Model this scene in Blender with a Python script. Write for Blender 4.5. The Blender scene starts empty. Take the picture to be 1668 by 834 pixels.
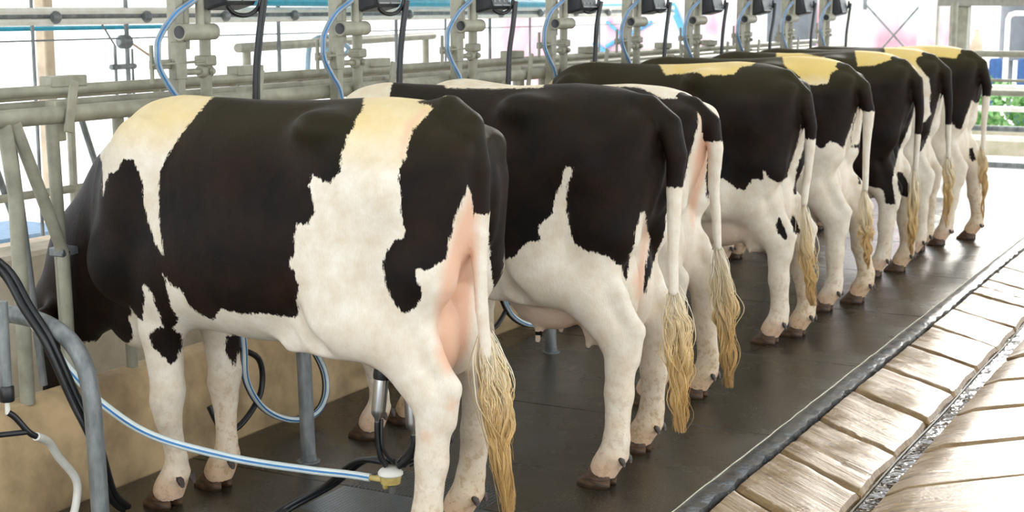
import bpy, bmesh, math, random
import numpy as np
from mathutils import Vector, Matrix
R = math.radians
S = bpy.context.scene
COL = S.collection

# ------------------------------------------------------------------ camera
W, H_ = 1668, 834
CAM_H, FPX = 1.72, 2460.0
PITCH, YAW = math.atan(407 / 2460.0), R(27.8)
cd = bpy.data.cameras.new('camera'); cam = bpy.data.objects.new('camera', cd); COL.objects.link(cam)
cam.location = (0, 0, CAM_H); cam.rotation_euler = (math.pi / 2 - PITCH, 0, YAW)
cd.sensor_width = 36; cd.lens = FPX / W * 36
cd.clip_start = .05; cd.clip_end = 300
cd.dof.use_dof = True; cd.dof.focus_distance = 5.0; cd.dof.aperture_fstop = 6.3
S.camera = cam
# ------------------------------------------------------------------ light and exposure
S.view_settings.view_transform = 'Standard'; S.view_settings.look = 'None'
S.view_settings.gamma = 1; S.view_settings.use_curve_mapping = False
S.view_settings.exposure = 0.38
world = bpy.data.worlds.new('sky'); S.world = world; world.use_nodes = True
wn = world.node_tree.nodes; wn['Background'].inputs[0].default_value = (.94, .97, 1, 1); wn['Background'].inputs[1].default_value = 2.3
sd_ = bpy.data.lights.new('sun', 'SUN'); sun = bpy.data.objects.new('sun', sd_); COL.objects.link(sun)
sd_.energy = 1.5; sd_.angle = R(9); sd_.color = (1, .95, .86)
sun.rotation_euler = (R(73), 0, R(185))       # low daylight coming in through the open far end of the shed

# ------------------------------------------------------------------ materials
def nt(name):
    m = bpy.data.materials.new(name); m.use_nodes = True
    t = m.node_tree; b = t.nodes['Principled BSDF']
    return m, t, b
def N(t, typ, **kw):
    n = t.nodes.new(typ)
    for k, v in kw.items():
        if k.startswith('i_'):
            key = k[2:]; n.inputs[int(key) if key.isdigit() else key].default_value = v
        else: setattr(n, k, v)
    return n
def L(t, a, b): t.links.new(a, b)
def ramp(t, fac, stops):
    r = N(t, 'ShaderNodeValToRGB'); e = r.color_ramp.elements
    while len(e) < len(stops): e.new(.5)
    for i, (p, c) in enumerate(stops):
        e[i].position = p; e[i].color = (c if len(c) == 4 else (*c, 1))
    L(t, fac, r.inputs[0]); return r
def coords(t, scale=(1, 1, 1), rot=(0, 0, 0)):
    c = N(t, 'ShaderNodeTexCoord'); m = N(t, 'ShaderNodeMapping'); m.inputs['Scale'].default_value = scale; m.inputs['Rotation'].default_value = rot
    L(t, c.outputs['Object'], m.inputs[0]); return m.outputs[0]
def noise(t, vec, scale, detail=4, rough=.55):
    n = N(t, 'ShaderNodeTexNoise', i_Scale=scale, i_Detail=detail, i_Roughness=rough); L(t, vec, n.inputs['Vector']); return n.outputs['Fac']
def mix(t, fac, a, b):
    m = N(t, 'ShaderNodeMix', data_type='RGBA')
    for s, v in ((m.inputs[0], fac), (m.inputs[6], a), (m.inputs[7], b)):
        if hasattr(v, 'links'): L(t, v, s)
        else: s.default_value = v if not isinstance(v, tuple) or len(v) == 4 else (*v, 1)
    return m.outputs[2]
def math_(t, op, a, b=0.0, clamp=False):
    m = N(t, 'ShaderNodeMath', operation=op, use_clamp=clamp)
    for s, v in ((m.inputs[0], a), (m.inputs[1], b)):
        if hasattr(v, 'links'): L(t, v, s)
        else: s.default_value = v
    return m.outputs[0]
def bump(t, b, h, strength, dist=.01):
    n = N(t, 'ShaderNodeBump', i_Strength=strength, i_Distance=dist); L(t, h, n.inputs['Height']); L(t, n.outputs[0], b.inputs['Normal'])
def simple(name, col, rough=.5, metal=0.0, var=.15, scale=20, bmp=.0, col2=None, stretch=(1, 1, 1), trans=0.0):
    m, t, b = nt(name)
    v = coords(t, stretch); n = noise(t, v, scale, 5, .6)
    c2 = col2 or tuple(max(0, c * (1 - var * 2)) for c in col)
    r = ramp(t, n, [(.35, col), (.68, c2)])
    L(t, r.outputs[0], b.inputs['Base Color']); b.inputs['Roughness'].default_value = rough; b.inputs['Metallic'].default_value = metal
    if trans: b.inputs['Transmission Weight'].default_value = trans
    if bmp: bump(t, b, n, bmp)
    return m

def coat_material():
    m, t, b = nt('cow_coat')
    def attr(n): a = N(t, 'ShaderNodeAttribute', attribute_name=n); return a.outputs['Fac']
    fur = noise(t, coords(t, (1, 1, .28)), 95, 3, .7)
    fine = noise(t, coords(t, (1, 1, .12)), 420, 2, .6)
    big = noise(t, coords(t), 5, 4, .6)
    mid = noise(t, coords(t), 14, 4, .6)
    jit = math_(t, 'MULTIPLY', math_(t, 'SUBTRACT', fur, .5), .030)
    jit2 = math_(t, 'MULTIPLY', math_(t, 'SUBTRACT', fine, .5), .012)
    jit3 = math_(t, 'MULTIPLY', math_(t, 'SUBTRACT', mid, .5), .012)
    sd = math_(t, 'ADD', math_(t, 'ADD', attr('patch'), jit), math_(t, 'ADD', jit2, jit3))
    isblack = math_(t, 'MULTIPLY', math_(t, 'SUBTRACT', .0022, sd), 230, True)
    black = ramp(t, big, [(.35, (.0045, .0035, .003)), (.7, (.019, .0095, .006))]).outputs[0]
    white = ramp(t, mid, [(.3, (.83, .79, .70)), (.74, (.67, .58, .44))]).outputs[0]
    white = mix(t, math_(t, 'MULTIPLY', attr('top_light'), math_(t, 'ADD', big, .35, True), True), white, (.74, .55, .17))  # yellowish top light on white backs, mixed into the coat colour
    white = mix(t, math_(t, 'MULTIPLY', attr('pink'), math_(t, 'ADD', mid, .55, True), True), white, (.76, .47, .33))
    black = mix(t, math_(t, 'MULTIPLY', attr('top_light'), .6, True), black, (.040, .034, .012))  # greenish sheen on black backs, painted into the coat colour
    spk = ramp(t, noise(t, coords(t), 38, 4, .7), [(.50, (0, 0, 0)), (.62, (1, 1, 1))]).outputs[0]
    dirt = math_(t, 'MULTIPLY', attr('dirt'), spk, True)
    white = mix(t, dirt, white, (.36, .21, .10)); white = mix(t, math_(t, 'MULTIPLY', attr('dirt'), .55), white, (.66, .47, .26))
    white = mix(t, math_(t, 'MULTIPLY', math_(t, 'SUBTRACT', fine, .45), 1.0, True), white, (.62, .52, .36))
    col = mix(t, isblack, white, black)
    L(t, col, b.inputs['Base Color']); b.inputs['Roughness'].default_value = .55
    L(t, math_(t, 'SUBTRACT', .24, math_(t, 'MULTIPLY', isblack, .12)), b.inputs['Specular IOR Level'])
    b.inputs['Sheen Weight'].default_value = 0.0
    hh = math_(t, 'ADD', math_(t, 'MULTIPLY', fine, .45), math_(t, 'ADD', math_(t, 'MULTIPLY', fur, .35), math_(t, 'MULTIPLY', mid, .9)))
    bump(t, b, hh, .5, .007)
    return m
M = {}
M['coat'] = coat_material()
M['hoof'] = simple('hoof_horn', (.13, .07, .035), .4, scale=22, bmp=.3, col2=(.02, .012, .009), stretch=(1, 1, 3))
M['dewclaw'] = simple('dewclaw_horn', (.045, .028, .02), .5, scale=60, bmp=.2)

# ------------------------------------------------------------------ generic helpers
def link(name, me, mat=None, parent=None):
    o = bpy.data.objects.new(name, me); COL.objects.link(o)
    if mat:
        for mm in (mat if isinstance(mat, (list, tuple)) else [mat]): me.materials.append(mm)
    if parent: o.parent = parent
    return o
def mesh_from(name, V, Fs, smooth=True):
    me = bpy.data.meshes.new(name); me.from_pydata([tuple(v) for v in V], [], [tuple(f) for f in Fs]); me.update()
    if smooth:
        me.shade_smooth()
    return me
def tag(o, label=None, cat=None, group=None, kind=None):
    for k, v in (('label', label), ('category', cat), ('group', group), ('kind', kind)):
        if v: o[k] = v
    return o
def empty(name, loc, label=None, cat=None, group=None, rz=0):
    o = bpy.data.objects.new(name, None); COL.objects.link(o); o.location = loc; o.rotation_euler = (0, 0, rz); o.empty_display_size = .1
    return tag(o, label, cat, group)

# ------------------------------------------------------------------ cow builder (one continuous body grown from a distance field)
def smin(a, b, k):
    h = np.clip(.5 + .5 * (b - a) / k, 0, 1)
    return b * (1 - h) + a * h - k * h * (1 - h)
def smax(a, b, k): return -smin(-a, -b, k)

class Field:
    def __init__(s, lo, hi, h):
        s.h = h; s.lo = np.array(lo, np.float32)
        s.n = np.ceil((np.array(hi) - s.lo) / h).astype(int) + 1
        s.f = np.full(s.n, 1.0, np.float32)
    def sub(s, lo, hi):
        a = np.clip(np.floor((np.array(lo) - s.lo) / s.h).astype(int), 0, s.n)
        b = np.clip(np.ceil((np.array(hi) - s.lo) / s.h).astype(int) + 1, 0, s.n)
        sl = tuple(slice(int(i), int(j)) for i, j in zip(a, b))
        ax = [s.lo[i] + s.h * np.arange(a[i], b[i], dtype=np.float32) for i in range(3)]
        return sl, ax[0][:, None, None], ax[1][None, :, None], ax[2][None, None, :]
    def put(s, sl, d, k, cut=False):
        if d.size == 0: return
        s.f[sl] = smax(s.f[sl], -d, k) if cut else smin(s.f[sl], d, k)
    def chain(s, P, k=.03, q=1.0, cut=False):
        """P = [(x,y,z,r[,q])...]: tapered limb through points, q = sideways / fore-aft thickness"""
        P = [tuple(p) if len(p) == 5 else (*p, q) for p in P]
        for a, b in zip(P[:-1], P[1:]):
            m = max(a[3], b[3]) + k + .05
            lo = [min(a[i], b[i]) - m for i in range(3)]; hi = [max(a[i], b[i]) + m for i in range(3)]
            sl, X, Y, Z = s.sub(lo, hi)
            A = np.array(a[:3]); D = np.array(b[:3]) - A; dd = float(D @ D) + 1e-9
            t = np.clip(((X - A[0]) * D[0] + (Y - A[1]) * D[1] + (Z - A[2]) * D[2]) / dd, 0, 1)
            t2 = t
            r = a[3] + (b[3] - a[3]) * t2; qq = a[4] + (b[4] - a[4]) * t2
            dx = X - A[0] - D[0] * t; dy = (Y - A[1] - D[1] * t) / qq; dz = Z - A[2] - D[2] * t
            d = np.sqrt(dx * dx + dy * dy + dz * dz) - r
            s.put(sl, (d * np.minimum(qq, 1)).astype(np.float32), k if a is P[0] or cut else min(k, .02), cut)
    def ell(s, c, r, k=.05, cut=False, tilt=0.0):
        m = max(r) + k + .04
        sl, X, Y, Z = s.sub([c[i] - m for i in range(3)], [c[i] + m for i in range(3)])
        dx, dy, dz = X - c[0], Y - c[1], Z - c[2]
        if tilt:
            ca, sa = math.cos(tilt), math.sin(tilt); dx, dz = dx * ca + dz * sa, -dx * sa + dz * ca
        g = np.sqrt((dx / r[0]) ** 2 + (dy / r[1]) ** 2 + (dz / r[2]) ** 2)
        g2 = np.sqrt((dx / r[0] ** 2) ** 2 + (dy / r[1] ** 2) ** 2 + (dz / r[2] ** 2) ** 2) + 1e-6
        s.put(sl, np.clip(g * (g - 1) / g2, -.3, 1).astype(np.float32), k, cut)
    def loft(s, ST, k=.04):
        """ST rows: x, ztop, zbot, zwide, halfwidth, ntop, nbot"""
        ST = np.array(ST, float); ST = ST[np.argsort(ST[:, 0])]
        sl, X, Y, Z = s.sub((ST[0, 0] - .1, -.5, -1), (ST[-1, 0] + .1, .5, 2))
        xs = np.ravel(X); fine = np.linspace(ST[0, 0], ST[-1, 0], 200)
        def prof(c):
            v = np.interp(fine, ST[:, 0], ST[:, c]); ker = np.hanning(19); ker /= ker.sum()
            v = np.convolve(np.pad(v, 9, mode='edge'), ker, 'valid')
            return np.interp(xs, fine, v)[:, None, None].astype(np.float32)
        zt, zb, zw, w, n1, n2 = (prof(i) for i in range(1, 7))
        up = Z > zw
        hh = np.where(up, zt - zw, zw - zb); n = np.where(up, n1, n2)
        g = (np.abs(Y / w) ** n + np.abs((Z - zw) / hh) ** n) ** (1 / n)
        d = (g - 1) * np.minimum(w, hh) * .9
        ex = np.maximum(np.maximum(ST[0, 0] - X, X - ST[-1, 0]), 0)
        d = np.maximum(d, -.5) + ex * 1.5
        s.put(sl, d.astype(np.float32), k)
    def mesh(s):
        f = s.f; h = s.h; n = f.shape
        neg = f < 0
        c = np.zeros(tuple(i - 1 for i in n), np.int8)
        sl = lambda d: tuple(slice(d[i], n[i] - 1 + d[i]) for i in range(3))
        corners = [(i, j, k) for i in (0, 1) for j in (0, 1) for k in (0, 1)]
        for d in corners: c += neg[sl(d)]
        act = (c > 0) & (c < 8); ids = np.full(act.shape, -1, np.int64); idx = np.argwhere(act); ids[act] = np.arange(len(idx))
        acc = np.zeros((len(idx), 3)); cnt = np.zeros(len(idx))
        for a in range(3):
            o1, o2 = [i for i in range(3) if i != a]
            for u in (0, 1):
                for v in (0, 1):
                    d0 = [0, 0, 0]; d0[o1] = u; d0[o2] = v; d1 = list(d0); d1[a] = 1
                    f0 = f[tuple((idx + d0).T)]; f1 = f[tuple((idx + d1).T)]
                    m = (f0 < 0) != (f1 < 0); t = np.where(m, f0 / (f0 - f1 + 1e-12), 0)
                    p = np.tile(np.array(d0, float), (len(idx), 1)); p[:, a] = t
                    acc[m] += p[m]; cnt[m] += 1
        V = (idx + acc / cnt[:, None]) * h + s.lo
        Q = []
        for a in range(3):
            b, c2 = (a + 1) % 3, (a + 2) % 3
            d = [0, 0, 0]; d[a] = 1
            s0 = tuple(slice(0, n[i] - d[i]) for i in range(3)); s1 = tuple(slice(d[i], n[i]) for i in range(3))
            e0, e1 = neg[s0], neg[s1]
            for flip, mk in ((False, e0 & ~e1), (True, ~e0 & e1)):
                e = np.argwhere(mk); e = e[(e[:, b] > 0) & (e[:, c2] > 0) & (e[:, b] < n[b] - 1) & (e[:, c2] < n[c2] - 1)]
                q = []
                for u, v in ((0, 0), (1, 0), (1, 1), (0, 1)):
                    g = e.copy(); g[:, b] -= u; g[:, c2] -= v; q.append(ids[tuple(g.T)])
                q = np.stack(q, 1)
                Q.append(q[:, ::-1] if flip else q)
        Q = np.concatenate(Q)
        # relax grid stepping a little
        for lam in (.5, -.48, .5, -.48, .4):
            acc = np.zeros_like(V); cn = np.zeros(len(V))
            for i in range(4):
                for j in ((i + 1) % 4, (i + 3) % 4):
                    np.add.at(acc, Q[:, i], V[Q[:, j]]); np.add.at(cn, Q[:, i], 1)
            V = V + lam * (acc / np.maximum(cn, 1)[:, None] - V)
        return V, Q

def claw_mesh(V, Fs, cx, cy, side, ln=.062, wd=.026, hz=.062, tz=0):
    """one claw of a cloven hoof, toe towards -x, flat inner wall on the -side"""
    rings = []
    for z, sx, sh in ((0, 1.0, 0), (.012, 1.0, .001), (.5 * hz, .86, .008), (hz, .66, .020), (hz + .012, .55, .024)):
        ring = []
        for k in range(16):
            a = 2 * math.pi * k / 16; ca, sa = math.cos(a), math.sin(a)
            x = ca * ln * (1.18 if ca < 0 else .85); y = sa * wd * (1 - .45 * max(0, -ca) ** 2)
            if sa * side < 0: y *= .45
            zz = z if z > .013 or ca < .2 else z
            if z >= hz and ca > 0: zz = z - .018 * ca
            ring.append((cx + x * sx + sh, cy + y * (sx * .55 + .45), zz + tz))
        rings.append(ring)
    b = len(V)
    for r in rings: V += r
    n = 16
    for i in range(len(rings) - 1):
        for k in range(n): Fs.append((b + i * n + k, b + i * n + (k + 1) % n, b + (i + 1) * n + (k + 1) % n, b + (i + 1) * n + k))
    Fs.append(tuple(b + k for k in range(n))[::-1]); Fs.append(tuple(b + (len(rings) - 1) * n + k for k in range(n)))
def hoof_obj(x, y, body, size=1.0, yaw=0):
    V, Fs = [], []
    for sd in (-1, 1): claw_mesh(V, Fs, 0, sd * .028, sd)
    me = mesh_from('hoof', V, Fs); o = link('hoof', me, M['hoof'], body)
    o.location = (x, y, 0); o.scale = (size,) * 3; o.rotation_euler = (0, 0, yaw); return o
def dewclaw_obj(x, y, z, body, size=1.0):
    V, Fs = [], []
    for i, (dz, r, dx) in enumerate(((.014, .010, -.006), (.004, .015, .0), (-.008, .013, .006), (-.020, .006, .010))):
        for k in range(10):
            a = 2 * math.pi * k / 10; V.append((dx + r * .7 * math.cos(a), r * math.sin(a), dz))
    for i in range(3):
        for k in range(10): Fs.append((i * 10 + k, i * 10 + (k + 1) % 10, (i + 1) * 10 + (k + 1) % 10, (i + 1) * 10 + k))
    Fs.append(tuple(range(10))); Fs.append(tuple(range(30, 40))[::-1])
    o = link('dewclaw', mesh_from('dewclaw', V, Fs), M['dewclaw'], body); o.location = (x, y, z); o.scale = (size,) * 3; return o

DEF = dict(h=.0125, z=1.0, hn=(-.14, -.20), hf=(-.20, .18), hkn=None, hkf=None, fn=(-1.19, -.12), ff=(-1.17, .13),
           tail=[(-.24, 0, 1.385, .05), (-.13, 0, 1.375, .048), (-.05, 0, 1.325, .044), (-.01, 0, 1.24, .040), (.01, 0, 1.1, .030), (.01, 0, .8, .026), (.02, 0, .62, .022)],
           udder=1.0, head=True, front=0.0)
def cow_field(c):
    z = c['z']
    F_ = Field((-2.45, -.46, .03), (.30, .46, 1.62), c['h'])
    st = [(-1.50, 1.12, .74, .93, .10, 2.0, 2.0), (-1.44, 1.26, .64, .95, .16, 2.0, 2.0), (-1.34, 1.36, .60, .94, .205, 1.9, 2.1), (-1.2, 1.405, .62, .92, .255, 1.8, 2.1), (-1.02, 1.42, .63, .94, .30, 1.9, 2.2),
          (-.85, 1.415, .62, .94, .315, 1.9, 2.3), (-.68, 1.42, .625, .95, .305, 2.0, 2.3), (-.52, 1.43, .66, .98, .29, 2.1, 2.3),
          (-.38, 1.44, .72, 1.08, .255, 2.2, 2.2), (-.22, 1.43, .80, 1.12, .215, 2.2, 2.0), (-.10, 1.40, .90, 1.14, .165, 2.1, 2.0), (-.035, 1.31, .98, 1.16, .085, 2, 2)]
    F_.loft([(x, a * z, b, w, hw, n1, n2) for x, a, b, w, hw, n1, n2 in st], .03)
    for s in (-1, 1):
        F_.ell((-.50, s * .215, 1.345 * z), (.07, .05, .04), .12)                 # hook bone
        F_.ell((-.07, s * .10, 1.295 * z), (.05, .05, .05), .06)                   # pin bone
        F_.ell((-.27, s * .205, 1.17), (.09, .06, .09), .08)                         # thurl
        F_.ell((-.33, s * .315, 1.33 * z), (.15, .07, .06), .09, cut=True)           # hollow behind the hook
        F_.ell((-.68, s * .33, 1.29 * z), (.15, .085, .10), .10, cut=True)         # hollow of the flank
        F_.ell((-1.28, s * .175, 1.12), (.12, .085, .24), .08, tilt=-.15)            # shoulder blade
        F_.ell((-1.37, s * .16, .86), (.12, .09, .13), .08)                          # point of shoulder
        F_.ell((-1.15, s * .15, .83), (.10, .09, .13), .07)                          # upper arm
        # hind leg
        fx, fy = c['hn'] if s < 0 else c['hf']
        hk = (c['hkn'] if s < 0 else c['hkf']) or (-.11 + (fx + .14) * .45, s * .175 + (fy - s * .20) * .6, .53)
        F_.chain([(-.36, s * .15, 1.12, .16, .7), (-.44, s * .185, .88, .14, .7), (-.465, s * .20, .77, .115, .7)], .045)
        F_.chain([(-.125, s * .125, 1.18, .10, .8), (-.185, s * .15, .92, .125, .72), (-.25, s * .165, .76, .10, .7)], .06)
        F_.chain([(-.44, s * .195, .77, .115, .75), (hk[0] - .135, hk[1], hk[2] + .155, .090, .72), (hk[0] - .035, hk[1], hk[2] + .02, .070, .72)], .05)
        F_.chain([(-.25, s * .16, .82, .09, .7), (hk[0] - .03, hk[1], hk[2] + .17, .042, .6), (hk[0] + .050, hk[1], hk[2] + .045, .034, .8), (hk[0] + .034, hk[1], hk[2] - .06, .036, .85)], .035)
        F_.chain([(hk[0] - .005, hk[1], hk[2], .066, .74), (hk[0] * .62 + fx * .38, hk[1] * .62 + fy * .38, .34, .052, .76), (fx + .01, fy, .18, .046, .85), (fx, fy, .128, .052, 1.05)], .02)
        F_.chain([(fx, fy, .125, .050, 1.05), (fx - .028, fy, .085, .048, 1.1), (fx - .040, fy, .060, .050, 1.1)], .02)
        for o_ in (-1, 1): F_.chain([(hk[0] - .055, hk[1] + o_ * .070, hk[2] + .22, .012), (hk[0] + .012, hk[1] + o_ * .058, hk[2] + .08, .010)], .03, cut=True)
        # front leg
        fx, fy = c['fn'] if s < 0 else c['ff']
        kx, ky = -1.20 + (fx + 1.20) * .5, s * .145 + (fy - s * .12) * .5
        F_.chain([(-1.17, s * .15, .78, .10, .75), (-1.205, s * .15, .64, .078, .8), (kx + .005, ky, .43, .058, .88), (kx - .004, ky, .385, .055, .92), (kx, ky, .33, .045, .9), (fx + .004, fy, .18, .036, .95), (fx, fy, .128, .043, 1.15)], .05)
        F_.chain([(fx, fy, .125, .044, 1.1), (fx - .024, fy, .085, .046, 1.15), (fx - .036, fy, .060, .052, 1.1)], .02)
    # brisket and dewlap
    F_.ell((-1.40, 0, .64), (.15, .10, .12), .08)
    F_.chain([(-1.42, 0, .62, .04), (-1.58, 0, .66, .025)], .08)
    # flank fold
    for s in (-1, 1): F_.chain([(-.44, s * .20, .73, .05, .5), (-.62, s * .20, .66, .03, .5)], .06)
    for s in (-1, 1): F_.chain([(-.60, s * .325, .90, .012), (-.575, s * .285, .78, .026), (-.50, s * .265, .67, .028), (-.43, s * .26, .60, .02)], .035, cut=True)
    # udder
    u = c['udder']; ux = c.get('ux', 0); uz = c.get('uz', 0)
    if u:
        for s in (-1, 1):
            F_.ell((-.50 + ux, s * .09, .685 + uz), (.15, .115, .115), .025)
            F_.ell((-.42 + ux, s * .075, .66 - .03 * (u - 1) + uz), (.17 * u, .105, .15 * u), .03)
            F_.ell((-.22, s * .07, .70 - .05 * (u - 1)), (.13, .09, .20 * u), .025)
            if c.get('teats', True):
                for tx, r in ((-.46, .017), (-.25, .016)):
                    zz = .53 - .10 * (u - 1); tx += ux; F_.chain([(tx, s * .095, zz + .03, .020), (tx - .004, s * .10, zz - .045, .012)], .02)
    # neck and head, lowered over the kerb
    n0, n1, hd, mz = c.get('neck', ((-1.38, 0, 1.03), (-1.60, 0, .81), (-1.78, 0, .63), (-1.84, 0, .30)))
    F_.chain([(-1.25, 0, 1.10, .25, .62), (*n0, .25, .55), (*n1, .225, .55), (hd[0] + .03, hd[1], hd[2] + .02, .16, .62)], .10)
    F_.chain([(hd[0] + .02, hd[1], hd[2], .105, .82), ((hd[0] + mz[0]) / 2, (hd[1] + mz[1]) / 2, (hd[2] + mz[2]) / 2 - .01, .082, .75), (*mz, .058, .95)], .05)
    for s in (-1, 1):
        F_.chain([(hd[0] + .03, hd[1] + s * .08, hd[2] + .03, .028), (hd[0] + .06, hd[1] + s * .17, hd[2] + .0, .034), (hd[0] + .07, hd[1] + s * .22, hd[2] - .03, .016)], .03)
        F_.ell((mz[0] - .03, s * .022, mz[2] - .02), (.012, .010, .014), .01, cut=True)
        F_.ell((hd[0] * .62 + mz[0] * .38 - .02, s * .078, hd[2] * .62 + mz[2] * .38), (.028, .018, .022), .02)
    # soft ribs, and the groove between the buttocks
    sl, X, Y, Z = F_.sub((-1.15, -.5, .65), (-.6, .5, 1.3))
    env = np.clip((X + 1.15) / .1, 0, 1) * np.clip((-.6 - X) / .15, 0, 1) * np.clip((1.3 - Z) / .2, 0, 1) * np.clip((Z - .65) / .2, 0, 1)
    F_.f[sl] += (.0005 * np.sin((X + .35 * (Z - 1)) * 2 * math.pi / .062) * env).astype(np.float32)
    F_.chain([(.03, 0, 1.27, .028, .8), (.0, 0, 1.0, .038, .8), (-.04, 0, .72, .04, .8)], .045, cut=True)
    if c['z'] and c.get('extra'): c['extra'](F_)
    F_.chain(c['tail'], .006)
    return F_

def poly_sd(P, u, v):
    """signed distance to closed polygon, negative inside"""
    P = np.array(P, float); d = np.full(u.shape, 1e9); ins = np.zeros(u.shape, bool)
    for (x0, y0), (x1, y1) in zip(P, np.roll(P, -1, 0)):
        ex, ey = x1 - x0, y1 - y0; wx, wy = u - x0, v - y0
        t = np.clip((wx * ex + wy * ey) / (ex * ex + ey * ey + 1e-12), 0, 1)
        d = np.minimum(d, (wx - ex * t) ** 2 + (wy - ey * t) ** 2)
        c = ((y0 > v) != (y1 > v)) & (u < (x1 - x0) * (v - y0) / ((y1 - y0) + 1e-12) + x0)
        ins ^= c
    d = np.sqrt(d); return np.where(ins, -d, d)
def chart(V, A, E):
    """flat three-quarter chart of a cow's coat: azimuth A from +y towards -x, elevation E"""
    ca, sa, ce, se = math.cos(A), math.sin(A), math.cos(E), math.sin(E)
    u = V[:, 0] * ca + V[:, 1] * sa; dep = -V[:, 0] * sa + V[:, 1] * ca
    return u, V[:, 2] * ce + dep * se
COATS = {}
#COATS_BEGIN
COATS[1] = (0.5615,0.1807,[('b',None,[(-1.305,1.382),(-1.339,1.356),(-1.311,1.301),(-1.272,1.252),(-1.278,1.173),(-1.273,1.164),(-1.261,1.208),(-1.247,1.241),(-1.214,1.249),(-1.192,1.286),(-1.158,1.285),(-1.137,1.238),(-1.125,1.197),(-1.124,1.147),(-1.114,1.097),(-1.085,1.013),(-1.055,0.963),(-1.05,0.966),(-1.061,1.032),(-1.068,1.094),(-1.072,1.195),(-1.064,1.246),(-1.034,1.305),(-0.994,1.365),(-0.946,1.43),(-0.897,1.512),(-0.878,1.553),(-0.603,1.548),(-0.581,1.502),(-0.496,1.483),(-0.451,1.471),(-0.481,1.46),(-0.431,1.464),(-0.396,1.461),(-0.401,1.401),(-0.415,1.375),(-0.426,1.335),(-0.445,1.324),(-0.453,1.288),(-0.464,1.268),(-0.468,1.24),(-0.466,1.207),(-0.483,1.193),(-0.499,1.169),(-0.521,1.18),(-0.556,1.204),(-0.568,1.169),(-0.556,1.131),(-0.549,1.084),(-0.571,1.047),(-0.605,1.055),(-0.614,0.986),(-0.617,0.96),(-0.633,0.932),(-0.613,0.903),(-0.6,0.865),(-0.613,0.816),(-0.605,0.787),(-0.616,0.763),(-0.681,0.768),(-0.72,0.778),(-0.786,0.774),(-0.836,0.784),(-0.862,0.794),(-0.898,0.753),(-0.949,0.778),(-0.982,0.808),(-0.993,0.851),(-1.03,0.871),(-1.056,0.905),(-1.049,0.861),(-1.046,0.819),(-1.038,0.788),(-1.027,0.757),(-1.047,0.725),(-1.04,0.714),(-1.027,0.703),(-1.027,0.671),(-1.041,0.624),(-1.062,0.604),(-1.076,0.615),(-1.105,0.643),(-1.125,0.67),(-1.132,0.701),(-1.111,0.726),(-1.08,0.732),(-1.085,0.763),(-1.097,0.799),(-1.108,0.841),(-1.127,0.876),(-1.138,0.862),(-1.136,0.819),(-1.154,0.767),(-1.157,0.755),(-1.193,0.765),(-1.201,0.78),(-1.204,0.804),(-1.214,0.765),(-1.23,0.761),(-1.221,0.722),(-1.22,0.689),(-1.246,0.668),(-1.281,0.674),(-1.404,0.671),(-1.49,0.664),(-1.534,0.48),(-1.636,0.433),(-1.713,0.573),(-1.692,0.91),(-1.516,1.171),(-1.401,1.313)]),('b',None,[(-0.233,1.424),(-0.194,1.407),(-0.189,1.396),(-0.205,1.372),(-0.229,1.348),(-0.248,1.329),(-0.264,1.279),(-0.268,1.25),(-0.286,1.218),(-0.293,1.166),(-0.284,1.148),(-0.286,1.102),(-0.28,1.037),(-0.274,1.024),(-0.28,1.001),(-0.308,0.992),(-0.336,0.956),(-0.342,0.918),(-0.333,0.862),(-0.319,0.815),(-0.292,0.787),(-0.279,0.774),(-0.251,0.787),(-0.233,0.815),(-0.227,0.842),(-0.243,0.879),(-0.243,0.907),(-0.208,0.906),(-0.181,0.92),(-0.153,0.938),(-0.145,0.977),(-0.134,1.028),(-0.115,1.082),(-0.096,1.128),(-0.082,1.16),(-0.07,1.106),(-0.066,0.978),(-0.055,0.977),(-0.048,1.106),(-0.033,1.088),(-0.01,0.98),(0.01,0.825),(0.025,0.829),(0.052,0.982),(0.076,1.116),(0.083,1.303),(0.037,1.4),(0.001,1.4),(-0.029,1.38),(-0.066,1.384),(-0.098,1.414),(-0.135,1.427),(-0.171,1.441),(-0.198,1.441)]),('b',None,[(-0.906,0.686),(-0.839,0.707),(-0.818,0.693),(-0.868,0.625),(-0.884,0.572),(-0.896,0.605),(-0.912,0.638)]),('p',None,[(-0.078,1.151),(-0.052,1.069),(-0.052,0.94),(-0.061,0.79),(-0.074,0.652),(-0.113,0.593),(-0.165,0.589),(-0.19,0.645),(-0.188,0.793),(-0.162,0.922),(-0.136,1.013)]),('p',None,[(-0.213,1.4),(-0.195,1.399),(-0.248,1.321),(-0.281,1.235),(-0.286,1.274),(-0.27,1.351)]),('p',None,[(-0.142,0.524),(-0.123,0.504),(-0.132,0.472),(-0.155,0.481)]),('p',None,[(-0.229,0.42),(-0.204,0.409),(-0.207,0.379),(-0.233,0.385)])])
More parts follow.
